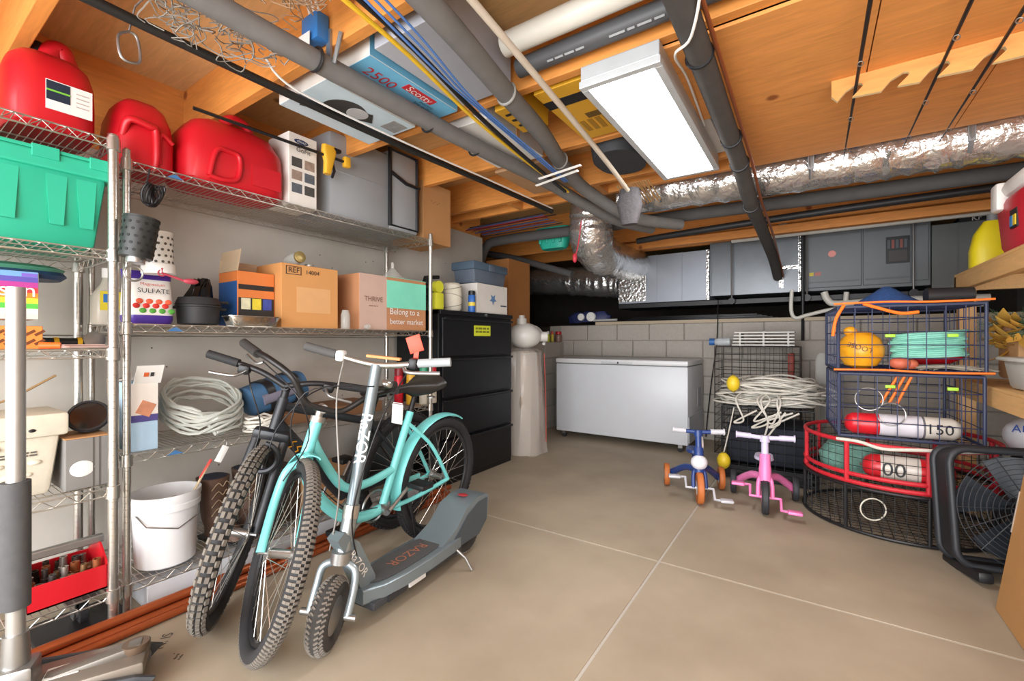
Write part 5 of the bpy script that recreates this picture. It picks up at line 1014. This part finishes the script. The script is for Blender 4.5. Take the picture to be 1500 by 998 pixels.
# round pots
def round_pot(label, c, R, z0, z1, mat, fr, rw, bands):
    t = thing('round_crab_pot', label, 'crab pot', c, 0, 'stacked crab pots')
    for z in bands: m = MB(); m.torus((0, 0, z), R, fr, None, 48, 8); m.to('hoop', mat, t)
    for k in range(8): a = 2*math.pi*k/8+.2; m = MB(); m.tube([(R*math.cos(a), R*math.sin(a), z0), (R*math.cos(a), R*math.sin(a), z1)], fr, 8); m.to('upright', mat, t)
    m = MB(); n = 60
    for k in range(n): a = 2*math.pi*k/n; m.tube([(R*.99*math.cos(a), R*.99*math.sin(a), z0), (R*.99*math.cos(a), R*.99*math.sin(a), z1)], rw, 4)
    for k in range(1, 5): m.torus((0, 0, z0+(z1-z0)*k/5), R*.99, rw, None, 48, 4)
    stuff(m.to('side_mesh', BW_, t)); m = MB()
    for k in range(-9, 10):
        y = R*k/10; x = math.sqrt(R*R-y*y); m.tube([(-x, y, z0), (x, y, z0)], rw, 4); m.tube([(y, -x, z0), (y, x, z0)], rw, 4)
    stuff(m.to('bottom_mesh', BW_, t)); return t
rb_ = round_pot('round black wire crab pot at the bottom of the stack', (.42, 3.64, 0), .47, .012, .27, BLACK, .01, .002, (.012, .262)); m = MB(); m.torus((-.14, -.455, .16), .06, .004, Matrix.Rotation(math.pi/2, 4, 'X') @ Matrix.Rotation(.3, 4, 'Y'), 28, 6); m.to('escape_ring', M('#c9c5b6', .5), rb_)
rr_ = round_pot('red wrapped round crab pot with a float inside', (.42, 3.64, .28), .46, .005, .24, M('#c3222f', .5, 0, .15), .0125, .0018, (.005, .05, .235))
m = MB(); m.tube(smooth([(-.3, -.37, .24), (-.2, -.43, .245), (-.1, -.47, .225), (.05, -.48, .24), (.25, -.42, .243), (.4, -.3, .25)], 5), .009, 8); m.to('white_rope', ROPEW, rr_)
m = MB(); sl(m, [(0, .15, .1), (.1, .17, .12), (.17, .12, .1)], 2.3, 24); o = one('green_net', m, M('#5f8a7e', .8, 0, .4, 60, .5), 'sea green netting bundle in the red rimmed pot', 'net'); o.location = (.2, 3.5, .29)
m = MB(); c = inpot(-.02, .1, 1.3); m.lathe([(.18, 0), (.16, .03), (.06, .1), (.02, .13)], 20); o = one('blue_net', m, M('#2d4f86', .8, 0, .4, 60, .5), 'peaked blue netting heap on top crab pot', 'net'); o.location = c
m = MB(); m.tube([(0, 0, 0), (.2, .03, 0)], .045, 18); o = one('black_tube', m, M('#242426', .5), 'short black tube lying on top crab pot', 'tube'); o.location = inpot(.12, -.12, 1.345)
m = MB(); sl(m, [(0, .055, .012), (.2, .055, .012), (.25, .045, .012), (.27, .02, .01)], 2.6, 20); o = one('grey_paddle', m, M('#9c9a94', .5), 'grey rounded paddle blade leaning beside crab pots', 'paddle'); o.location = (xat(1205, 4.78), 4.78, .72)
m = MB(); m.bb(-.02, .02, -.01, .01, 0, .74); o2 = m.to('shaft', M('#8a8780', .5), o, False); o2.location = (0, 0, -.72)
# ---------------------------------------------------------------- wooden shelf unit on the right
LW = M('#dcae72', .6, 0, .2, kind='wood', st=(9, 1, 9)); LWV = M('#d8aa70', .6, 0, .2, kind='wood', st=(9, 9, 1))
t = thing('wooden_shelf_unit', 'pale lumber shelf unit along the right side', 'shelf unit', (1.15, 3.1, 0), 0)
for z0, z1 in ((1.425, 1.515), (.75, .84)):
    for x in (-.37, .33): m = MB(); m.bb(x, x+.04, -1.15, 1.0, z0, z1, .003); m.to('rail', LW, t, False)
    m = MB(); m.bb(-.37, .37, .955, .995, z0, z1, .003); m.to('cross_rail', LW, t, False)
    for k in range(5): m = MB(); m.bb(-.37+.15*k, -.225+.15*k, -1.15, 1.0, z1, z1+.016, .002); m.to('deck_board', LW, t, False)
for x, y in ((-.37, .92), (.32, .92), (-.3, -1.14), (.32, -1.14)): m = MB(); m.bb(x+.001, x+.085, y-.02, y+.03, 0, 1.424, .003); m.to('post', LWV, t, False)
zs = 1.533
t = thing('drink_cooler', 'red and white drink cooler with swing handle on upper shelf', 'cooler', (.94, 3.15, zs), 0)
CR = M('#c81f33', .4, 0, .05); m = MB(); m.box((0, 0, .14), (.3, .42, .28), .035, taper=.88); m.to('body', CR, t); m = MB(); m.box((0, 0, .32), (.31, .43, .09), .04); m.to('lid', WHITE, t)
m = MB(); m.box((-.15, .12, .29), (.05, .09, .14), .015); m.to('handle_hinge', WHITE, t); decal(t, (-.14, -.05, .15), -EY, EZ, .09, .09, BLACK, 'label_panel', .012)
for k, c in enumerate(('#3d87c4', '#e6c32e')): decal(t, (-.147, -.03-.04*k, .14), -EY, EZ, .03, .05, M(c, .5), 'label_print', .006)
t = thing('yellow_jug', 'yellow jug with grey back standing on upper wooden shelf', 'jug', (.88, 3.76, zs), 0)
m = MB(); sl(m, [(0, .1, .07), (.1, .1, .07), (.2, .08, .06), (.27, .04, .03)], 3, 24); m.to('body', M('#e2cf1f', .4), t); m = MB(); sl(m, [(0, .07, .08, .13, -.02), (.25, .06, .07, .13, -.02), (.32, .03, .03, .13, -.02)], 3, 24); m.to('grey_half', M('#a5a6a4', .5), t); m = MB(); m.cyl((.0, 0, .26), (0, 0, .31), .025); m.to('cap', GREY, t)
zs = .858
t = thing('grey_bin', 'pale grey plastic bin on lower wooden shelf', 'bin', (.985, 3.1, zs), 0); m = MB(); m.box((0, 0, .075), (.36, .4, .15), .02, taper=.88); m.to('body', M('#b8b9b4', .5), t); m = MB(); m.bb(-.2, .2, -.22, .22, .14, .16, .008); m.to('rim', M('#c3c4bf', .5), t)
t = thing('gold_wreath', 'christmas greenery with gold leaves and pine cones', 'wreath', (1.0, 3.52, zs+.27), 0)
GOLD = M('#d6a94f', .35, .35, .15); GRN = M('#3e5a3a', .8); rnd = random.Random(2)
def leaf(c, d, L_, w_):
    d = V(d).normalized(); s = d.cross(V((.3, .2, 1))).normalized(); n = d.cross(s); m = MB(); R_ = []
    for i in range(6): f = i/5; ww = w_*math.sin(math.pi*min(.97, f+.03)); c_ = V(c)+d*L_*f+n*.01*math.sin(3*f); R_.append([c_+s*ww, c_+n*.003, c_-s*ww, c_-n*.003])
    m.loft(R_); return m
for k in range(34): m = leaf((rnd.uniform(-.14, -.08), rnd.uniform(-.14, .1), rnd.uniform(-.08, .08)), (rnd.uniform(-1, .1), rnd.uniform(-1, 1), rnd.uniform(-.8, 1)), rnd.uniform(.08, .14), .028); m.to('gold_leaf', GOLD, t)
for k in range(40):
    a, b = rnd.uniform(0, 6.28), rnd.uniform(-.5, .9); p = V((rnd.uniform(-.02, .08), rnd.uniform(-.1, .15), rnd.uniform(-.05, .08))); d = V((math.cos(a)-.5, math.sin(a), b)).normalized(); m = MB(); m.tube([p, p+d*.2], .002, 4)
    for j in range(10):
        q = p+d*(.04+.016*j); s = d.orthogonal().normalized(); m.tube([q, q+d*.03+s*.025], .0012, 3); m.tube([q, q+d*.03-s*.025], .0012, 3)
    m.to('pine_sprig', GRN, t)
for y in (-.06, .05): m = MB(); m.lathe([(.005, 0), (.025, .012), (.028, .03), (.018, .055), (.004, .068)], 12, Matrix.Translation((-.13, y, .0))); m.to('pine_cone', M('#6d4b2f', .7, 0, .4, 40, .5), t)
m = MB(); m.bb(-.12, .2, -.14, .16, -.24, -.02, .02); m.to('wreath_box', M('#b98d5e', .7), t)
t = thing('sports_helmet', 'white helmet with blue print under lower wooden shelf', 'helmet', (1.0, 3.55, .58), 0); m = MB(); m.ell((0, 0, 0), (.13, .16, .11), 24); m.to('shell', M('#dcdbe0', .35), t); text(t, 'AP', (-.09, -.1, .05), V((.6, -.6, 0)) if False else V((.75, -.65, 0)), EZ, .06, M('#2d4f9a', .5))
m = MB(); sl(m, [(-.58, .09, .2), (-.3, .09, .2), (-.1, .08, .16)], 3, 24); m.to('dark_case_below', M('#232326', .7), t)
m = MB(); sl(m, [(0, .2, .28), (.3, .22, .3), (.55, .15, .2), (.62, .06, .1)], 2.6, 24); o = one('black_duffel', m, M('#1c1c1f', .7, 0, .3), 'black bag slumped on floor beneath wooden shelves', 'bag'); o.location = (1.4, 3.0, 0)
# fan
t = thing('floor_fan', 'black square box fan standing before the crab pots', 'fan', (.8, 3.0, 0), math.radians(14)); t.rotation_euler.x = math.radians(-8)
W_ = .265; zc = .315; T = Matrix.Rotation(math.pi/2, 4, 'X')
pts = []
for cx, cz, a0 in ((W_-.07, W_-.07, 0), (-W_+.07, W_-.07, 90), (-W_+.07, -W_+.07, 180), (W_-.07, -W_+.07, 270)):
    for k in range(6): a = math.radians(a0+18*k); pts.append((cx+.07*math.cos(a), cz+.07*math.sin(a)))
for y in (-.07, .07): m = MB(); m.tube([(x, y, zc+z) for x, z in pts], .016, 10, closed=True); m.to('frame', M('#24272c', .5), t)
m = MB(); n = len(pts); m.loft([[V((x, y, zc+z)) for x, z in pts] for y in (-.07, .07)], caps=False); m.to('shroud', M('#1e2023', .5), t)
m = MB()
for k in range(1, 12): m.torus((0, -.085, zc), .0215*k+.02, .0022, T, 40, 4)
for k in range(16): a = 2*math.pi*k/16; m.tube([(.04*math.cos(a), -.087, zc+.04*math.sin(a)), (.255*math.cos(a+.4), -.083, zc+.255*math.sin(a+.4))], .0025, 4)
stuff(m.to('front_grille', M('#2b2e33', .5), t)); m = MB(); m.cyl((0, -.1, zc), (0, -.08, zc), .05, n=24); m.to('grille_badge', M('#3b3e44', .5), t)
for k in range(5):
    a = 2*math.pi*k/5; m = MB(); m.loft([[V((r*math.cos(a+w_), -.03+.05*(w_-.4)*1.2, zc+r*math.sin(a+w_))) for w_ in (0, .2, .4, .6, .8)] + [V((r*math.cos(a+w_), -.026+.05*(w_-.4)*1.2, zc+r*math.sin(a+w_))) for w_ in (.8, .6, .4, .2, 0)] for r in (.05, .14, .24)]); m.to('blade', M('#2b3138', .4), t)
m = MB(); m.cyl((0, -.045, zc), (0, .06, zc), .055, n=20); m.to('motor', BLACK, t)
for s in (-1, 1): m = MB(); m.bb(s*.2-.03, s*.2+.03, -.15, .15, .0, .05, .015); m.to('foot', BLACK, t)
t = thing('exercise_roller', 'grey ring with red foam handle resting against the fan', 'roller', (.8, 2.68, .0), 0)
m = MB(); m.tube([(0, 0, .0), (0, .02, .3)], .03, 14); m.cyl((0, 0, 0), (0, 0, .03), .08, n=20); m.to('stand', BLACK, t); m = MB(); m.torus((0, .02, .35), .085, .02, Matrix.Rotation(.6, 4, 'X'), 28, 10); m.to('ring', M('#4a4d50', .8), t)
m = MB(); m.tube([(-.03, -.03, .42), (.0, -.05, .4), (.02, -.06, .385), (.05, -.075, .365), (.07, -.085, .35), (.1, -.1, .33)], [.03, .036, .03, .036, .03, .034], 16); m.to('red_handle', M('#e0263b', .5), t)
# leaning brown panel
p0 = V((.62, 2.62, 0)); t = thing('leaning_cabinet_door', 'brown panel door with metal edge plate leaning on wooden shelf', 'door panel', p0, 0); t.rotation_euler.y = math.radians(8)
m = MB(); m.bb(0, .022, -1.1, 0, 0.003, .8, .002); m.to('panel', M('#b2834e', .6, 0, .1), t, False); m = MB(); m.bb(-.003, .025, -.003, .002, .33, .5); m.to('edge_plate', M('#c6c4be', .3, .8), t, False)
for z in (.36, .415, .47): m = MB(); m.cyl((.011, .002, z), (.011, .005, z), .005, n=8); m.to('screw', STEEL, t)
# ---------------------------------------------------------------- pipes, cables and boxes under the ceiling
GP = M('#6f6d6b', .75, 0, .2, 16, .25)
def pipe(name, label, pts, r, mat, cat='pipe', k=6, n=14):
    t = thing(name, label, cat, (0, 0, 0), 0); m = MB(); m.tube(smooth(pts, k), r, n); m.to('run', mat, t); return t
t = pipe('foam_pipe', 'grey foam wrapped pipe along the left joists with a hanger', [(-1.52, -.6, 2.13), (-1.51, .5, 2.12), (-1.5, 1.06, 2.12), (-1.47, 1.8, 2.12), (-1.42, 2.5, 2.12), (-1.36, 2.9, 2.08), (-1.24, 3.3, 2.02), (-1.1, 3.7, 2.02)], .039, GP)
for y in (.95, 1.52, 1.85): m = MB(); m.torus((-1.495+.015*(y > 1.6), y, 2.12), .041, .006, Matrix.Rotation(math.pi/2, 4, 'X'), 20, 6); m.to('tape_band', BLACK, t)
m = MB(); m.bb(-1.51, -1.485, 1.01-.01, 1.01, 2.12, 2.26); m.tube(smooth([(-1.46, 1.0, 2.12), (-1.44, 1.0, 2.17), (-1.42, 1.0, 2.22)], 4), .008, 8); m.to('hanger_bracket', GALV, t, False)
t = pipe('foam_pipe', 'thick grey foam wrapped pipe curving to meet the other pipe', [(-.93, -.5, 2.15), (-.95, .5, 2.15), (-.99, 1.05, 2.14), (-1.07, 1.55, 2.14), (-1.13, 1.95, 2.14), (-1.24, 2.45, 2.13), (-1.24, 2.8, 2.09), (-1.1, 3.25, 2.01), (-.86, 3.65, 2.01)], .042, GP)
for y, x in ((1.55, -1.07), (2.3, -1.21)): m = MB(); m.torus((x, y, 2.14), .044, .006, Matrix.Rotation(math.pi/2, 4, 'X'), 20, 6); m.to('tape_band', M('#8d8b86', .5), t)
pipe('black_pipe', 'slim black steel pipe along the left edge of ceiling', [(-1.84, -.8, 2.16), (-1.86, 1.2, 2.155), (-1.8, 2.4, 2.15), (-1.76, 3.2, 2.15)], .017, M('#2e2d2c', .5, .4))
pipe('white_conduit', 'thin off white conduit slanting across the joists', [(-.84, .5, 2.16), (-.875, 1.07, 2.155), (-.93, 2.2, 2.09), (-.96, 2.95, 2.0)], .013, M('#cbbfae', .5))
pipe('yellow_cable', 'yellow gas tubing running along the ceiling', [(-1.12, .2, 2.13), (-1.17, 1.0, 2.11), (-1.25, 1.55, 2.09), (-1.29, 2.1, 2.07), (-1.31, 2.6, 2.06)], .008, M('#e0b52c', .5), 'cable', n=8)
pipe('black_cable', 'black cable running beside the yellow tubing', [(-1.09, .2, 2.14), (-1.14, 1.0, 2.12), (-1.22, 1.55, 2.09), (-1.265, 2.1, 2.06), (-1.28, 2.5, 2.03)], .01, BLACK, 'cable', n=8)
for k in range(3): pipe('blue_cable', 'thin blue network cable looping under the joists', [(-1.0-.02*k, .4, 2.14), (-1.06-.02*k, 1.0+.05*k, 2.1-.02*k), (-1.13-.012*k, 1.4, 2.07), (-1.17-.012*k, 1.9, 2.06), (-1.21-.012*k, 2.4, 2.05)], .004, M('#4f78b8', .5), 'cable', n=6)['group'] = 'blue network cables'
pipe('white_cable', 'white cable drooping along the slim black pipe', [(-1.75, .9, 2.19), (-1.78, 1.05, 2.14), (-1.76, 1.6, 2.13), (-1.72, 2.3, 2.13), (-1.7, 3.1, 2.14)], .005, WHITE, 'cable', n=6)
pipe('white_cable', 'white cable looping around the refrigerant line', [(-.2, .9, 2.18), (-.25, 1.3, 2.13), (-.32, 1.5, 2.07), (-.4, 1.62, 2.1), (-.42, 1.9, 2.16), (-.45, 2.4, 2.18)], .005, WHITE, 'cable', n=6)
t = pipe('drain_pipe', 'wide white PVC drain pipe crossing beside a joist', [(-1.03, 1.48, 2.29), (.9, 1.48, 2.29)], .045, PVC, n=18); t = pipe('vent_stack', 'dark grey plastic pipe with pale lettering beside white drain', [(-1.03, 1.585, 2.25), (.9, 1.585, 2.25)], .038, M('#4c4d50', .5), n=18)
for wx, ww in ((-.8, .16), (-.52, .2), (-.2, .12), (.2, .18)): marks(t, (wx, 1.5615, 2.2155), EX, V((0, -.83, .56)), ww, .014, 1, M('#9fa2a5', .6), int(wx*100))
# ducts of boxes in the joist bays
def bay_box(name, label, x0, x1, y0, y1, z0, z1, mat, cat='box'):
    t = thing(name, label, cat, ((x0+x1)/2, (y0+y1)/2, z0), 0); m = MB(); w_, d_, h_ = (x1-x0)/2, (y1-y0)/2, z1-z0; m.bb(-w_, w_, -d_, d_, 0, h_, .003); m.to('body', mat, t, False); return t, w_, d_, h_
BX = M('#d5d0c9', .55, 0, .04); SKY = M('#6fb4d8', .5, 0, .2, 6); RD = M('#c62c33', .5)
t, w_, d_, h_ = bay_box('line_puller_box', 'white and sky blue box lettered 2500 lying between joists', -1.64, -1.385, 1.1, 1.6, 2.178, 2.36, BX)
decal(t, (0, 0, -.001), EX, EY, 2*w_-.004, 2*d_-.004, SKY, 'printed_base', .002); decal(t, (w_, 0, h_*.4), EY, EZ, 2*d_, h_*.78, SKY, 'printed_side', .002)
text(t, '2500', (.04, -.13, -.0025), EY, EX, .07, RD, width=.15); text(t, '2500', (0, -d_-.001, h_*.7), -EX, -EZ, .06, RD, width=.16)
decal(t, (.085, .05, -.002), EY, EX, .17, .045, RD, 'logo_panel', .003); text(t, 'Scotty', (.085, .05, -.0038), EY, EX, .045, WHITE, width=.14); text(t, 'electric\nline puller', (.035, .13, -.0025), EY, EX, .025, M('#26354a', .5), width=.11)
m = MB(); m.bb(w_, w_+.003, -.1, .02, h_*.3, h_*.9); m.to('printed_reel', BLACK, t, False)
t, w_, d_, h_ = bay_box('line_puller_box', 'white box with printed black reel beside the 2500 box', -2.02, -1.66, 1.1, 1.6, 2.178, 2.36, BX)
decal(t, (0, 0, -.001), EX, EY, 2*w_-.004, 2*d_-.004, M('#c3d5df', .5, 0, .1), 'printed_base', .002); m = MB(); m.lathe([(.01, -.004), (.1, -.004), (.1, -.002)], 28, Matrix.Translation((.02, -.05, 0))); m.to('printed_reel', M('#3a3836', .5), t); m = MB(); m.lathe([(.01, -.006), (.05, -.006), (.05, -.003)], 24, Matrix.Translation((.05, .0, 0))); m.to('printed_hub', M('#b9b9b9', .5), t)
m = MB(); m.prism([(-.1, -.2), (-.02, -.2), (.1, .05), (.03, .1)], frame((0, 0, -.0045), EX, EY), .002); m.to('printed_arm', M('#3a3836', .5), t, False); decal(t, (w_*.5, d_*.75, -.002), EX, EY, .1, .09, M('#8f8f8f', .5, 0, .5, 40), 'product_photo', .003)
t, w_, d_, h_ = bay_box('pale_appliance_box', 'pale grey box with blue edge beside the 2500 box', -1.36, -1.08, 1.1, 1.6, 2.19, 2.4, M('#a9abb3', .55)); decal(t, (0, -d_-.001, h_-.02), EX, EZ, 2*w_, .03, M('#2f5fae', .5), 'blue_edge'); m = MB(); m.ell((-.05, -d_, h_*.5), (.03, .003, .016)); m.to('hand_hole', BLACK, t)
t, w_, d_, h_ = bay_box('flat_white_box', 'white topped grey box in the bay past the joist', -1.62, -1.3, 1.72, 2.26, 2.174, 2.32, M('#b7b5b1', .6)); decal(t, (0, 0, -.001), EX, EY, 2*w_, 2*d_, M('#dddad5', .5), 'white_base'); decal(t, (w_+.001, 0, h_*.5), EY, EZ, .03, h_, CARD, 'tape')
YB_ = M('#d9a328', .5, 0, .1)
t, w_, d_, h_ = bay_box('yellow_tool_box', 'yellow and black tool carton above the LED panel edge', -1.04, -.68, 1.72, 2.26, 2.2, 2.36, YB_)
decal(t, (0, -d_*.55, -.001), EX, EY, 2*w_, .07, BLACK, 'black_band'); decal(t, (.02, d_*.1, -.001), EX, EY, .15, .05, M('#6a4d12', .5), 'print_block')
for k in range(6): decal(t, (-.1+.04*k, d_*.45, -.001), EX, EY, .025, .12, M('#a87a1a', .5), 'print_lines')
text(t, 'FLEXVOLT', (.06, -d_*.55, -.003), EX, EY, .04, M('#d7a72c', .5), width=.2) if False else None
t, w_, d_, h_ = bay_box('small_yellow_box', 'small yellow carton with black print by foam pipe', -1.27, -1.12, 1.74, 2.0, 2.2, 2.34, YB_)
for k in range(3): decal(t, (0, -.07+.06*k, -.001), EX, EY, .1, .018, BLACK, 'print_lines')
t, w_, d_, h_ = bay_box('brown_flat_box', 'flat brown carton in the bay near the black pipe', -1.72, -1.35, 2.36, 2.86, 2.19, 2.3, M('#b58d66', .7)); t, w_, d_, h_ = bay_box('white_switch_box', 'white carton beyond the LED panel by refrigerant line', -.62, -.42, 2.36, 2.85, 2.2, 2.33, M('#dcd7d0', .6)); decal(t, (.02, 0, -.001), EX, EY, .05, .09, M('#c8b28a', .5), 'product_photo')
m = MB(); sl(m, [(0, .14, .2), (.08, .15, .22), (.12, .1, .15)], 2.4, 24); o = one('dark_bag', m, M('#3a3c40', .7, 0, .3), 'dark grey bag stuffed in the joist bay beside LED panel', 'bag'); o.location = (-.965, 2.6, 2.17)
m = MB(); sl(m, [(-.12, .05, .03), (0, .08, .05), (.1, .06, .05)], 2.4, 20); o = one('mesh_pouch', m, M('#4a4648', .8, 0, .3, 60, .5), 'grey mesh pouch hanging below white conduit', 'pouch'); o.location = (-.955, 2.75, 1.95)
rnd = random.Random(21)
for k in range(12):
    y = 3.24+.028*k; c = ('#7d2b2b', '#35507f', '#2a2a2c', '#8a5a3a')[k % 4]; z = 2.15+rnd.uniform(-.03, .03); m = MB(); m.tube([(-2.7, y, z), (-1.84+rnd.uniform(-.06, .02), y+rnd.uniform(-.02, .02), z+.01)], .005, 6)
    one('stored_rod', m, M(c, .4), ('dark red fishing rod stored under joists left of foil elbow', 'blue fishing rod stored under joists left of foil elbow', 'black fishing rod stored under joists left of foil elbow', 'brown fishing rod stored under joists left of foil elbow')[k % 4], 'fishing rod', 'rods stored under the left joists')
for k in range(14):
    x, y = -1.08+.016*k, 2.86; m = MB(); m.tube([(x, y, 2.13), (x+.012*(k % 3), y+rnd.uniform(.18, .28), 2.065)], .005, 5); one('wood_stake', m, M('#b98f5e', .7), 'thin wooden stake bundled near the foam pipe junction', 'stake', 'stakes at the pipe junction')
# net with carabiner, junction box
def net(name, label, c, sx, sy, sz, seed, mat):
    rnd = random.Random(seed); m = MB()
    for k in range(60):
        p = V((rnd.uniform(-sx, sx), rnd.uniform(-sy, sy), rnd.uniform(-sz, sz))); pts = [p]
        for j in range(5): q = pts[-1]+V((rnd.uniform(-.06, .06), rnd.uniform(-.06, .06), rnd.uniform(-.03, .03))); pts.append(V((max(-sx, min(sx, q.x)), max(-sy, min(sy, q.y)), max(-sz, min(sz, q.z)))))
        m.tube(smooth(pts, 3), .0022, 4)
    o = one(name, m, mat, label, 'net'); o.location = c
net('landing_net', 'tangled grey landing net hung above the slim black pipe', (-1.72, .72, 2.2), .12, .2, .06, 3, M('#8d877f', .8)); net('landing_net', 'tangled tan netting hung beside the foam wrapped pipe', (-1.4, .72, 2.24), .1, .16, .05, 8, M('#9a7d62', .8))
c = PX(189, 68, -1.9); m = MB(); pts = [(0, .0, .05), (0, .022, .04), (0, .03, -.03), (0, .012, -.05), (0, -.02, -.045), (0, -.028, .02)]; m.tube([c+V(p) for p in smooth(pts+[pts[0]], 4)[:-1]], .0045, 8, closed=True); m.tube([c+V((0, 0, .05)), c+V((.02, .01, .13)), c+V((.1, .05, .2))], .003, 6); one('carabiner', m, STEEL, 'steel carabiner dangling on cord below the landing net', 'carabiner')
c = PZ(424, 47, 2.2); t = thing('junction_box', 'blue electrical junction box on joist with white cables', 'junction box', (c.x, .985, 2.26), 0); m = MB(); m.bb(-.05, .05, -.03, .02, -.05, .05, .004); m.to('box', M('#2f74b8', .4), t)
for k in range(3): m = MB(); m.tube(smooth([(-.03+.03*k, 0, .05), (-.04+.03*k, -.02, .12), (-.1+.1*k, -.04, .17)], 4), .005, 6); m.to('cable', WHITE, t)
decal(t, (-.03, -.04, -.05), EX, EZ, .1, .05, WHITE, 'paper_note')
# fishing rod rack
RK = M('#f2d8a4', .55, 0, .15, kind='wood', st=(1, 9, 9)); xs_ = [xat(1218, 2.31)+.0, 1.9]
t = thing('rod_rack', 'pale wooden fishing rod rack with hooked slots under plywood', 'rod rack', (xs_[0], 2.31, 2.186), 0); L_ = xs_[1]-xs_[0]
sx_ = [xat(u, 2.31)-xs_[0] for u in (1244, 1310, 1368, 1448)]
poly = [(0, 0), (L_, 0), (L_, -.085)]
for x in reversed(sx_): poly += [(x+.01, -.085), (x+.045, -.05), (x+.04, -.038), (x+.028, -.036), (x-.01, -.055), (x-.04, -.09)]
poly += [(.02, -.09), (0, -.065)]
m = MB(); m.prism(poly, frame((0, .01, 0), EX, EZ), .018); bo = m.to('board', PLY, t, False); bo.data.materials.append(RK)
for p in bo.data.polygons: p.material_index = 0 if abs(p.normal.y) > .9 else 1
for k, (x, z) in enumerate(((sx_[0]+.022, 2.142), (sx_[2]+.022, 2.142), (sx_[3]+.022, 2.142))):
    xx = xs_[0]+x; y1 = 3.2; t = thing('fishing_rod', ('black fishing rod in the first rack slot by the refrigerant line', 'black fishing rod in the middle of the rack', 'dark fishing rod next to metal duct strap')[k], 'fishing rod', (xx, 0, 0), 0, 'fishing rods on the ceiling rack')
    m = MB(); m.tube([(0, .4, z+.01), (0, 2.4, z), (0, y1, z-.0)], [.0085, .006, .0025], 8); m.to('blank', BLACK, t)
    for y in (1.7, 2.1, 2.6, 3.0): m = MB(); m.torus((0, y, z-.014), .009, .0018, Matrix.Rotation(math.pi/2, 4, 'X'), 14, 5); m.to('line_guide', STEEL, t)
    m = MB(); m.tube([(0, .4, z+.01), (0, .8, z+.008)], .014, 10); m.to('grip', M('#3c3835', .8), t)

t, w_, d_, h_ = bay_box('black_carton', 'black carton with white letters lying on the return duct', xat(1405, 5.5), xat(1450, 5.5)+.12, 5.5, 5.8, 2.145, 2.195, BLACK); text(t, 'Kr', (-w_*.3, -d_-.001, h_*.5), EX, EZ, .04, WHITE, width=.06)
for k, (a, b) in enumerate((((790, 262), (850, 242)), ((786, 272), (846, 250)))):
    p, q = PZ(a[0], a[1], 2.005), PZ(b[0], b[1], 2.005); m = MB(); m.tube([p, q], .014, 4, flat=.4); one('plastic_trim_strip', m, WHITE, ('white plastic trim strip resting against the foam pipes', 'white plastic trim strip under its twin below foam pipes')[k], 'trim strip', 'white strips at the pipe junction', False)
for o in bpy.data.objects:
    if o.type == 'MESH' and not o.data.materials: o.data.materials.append(GREY)
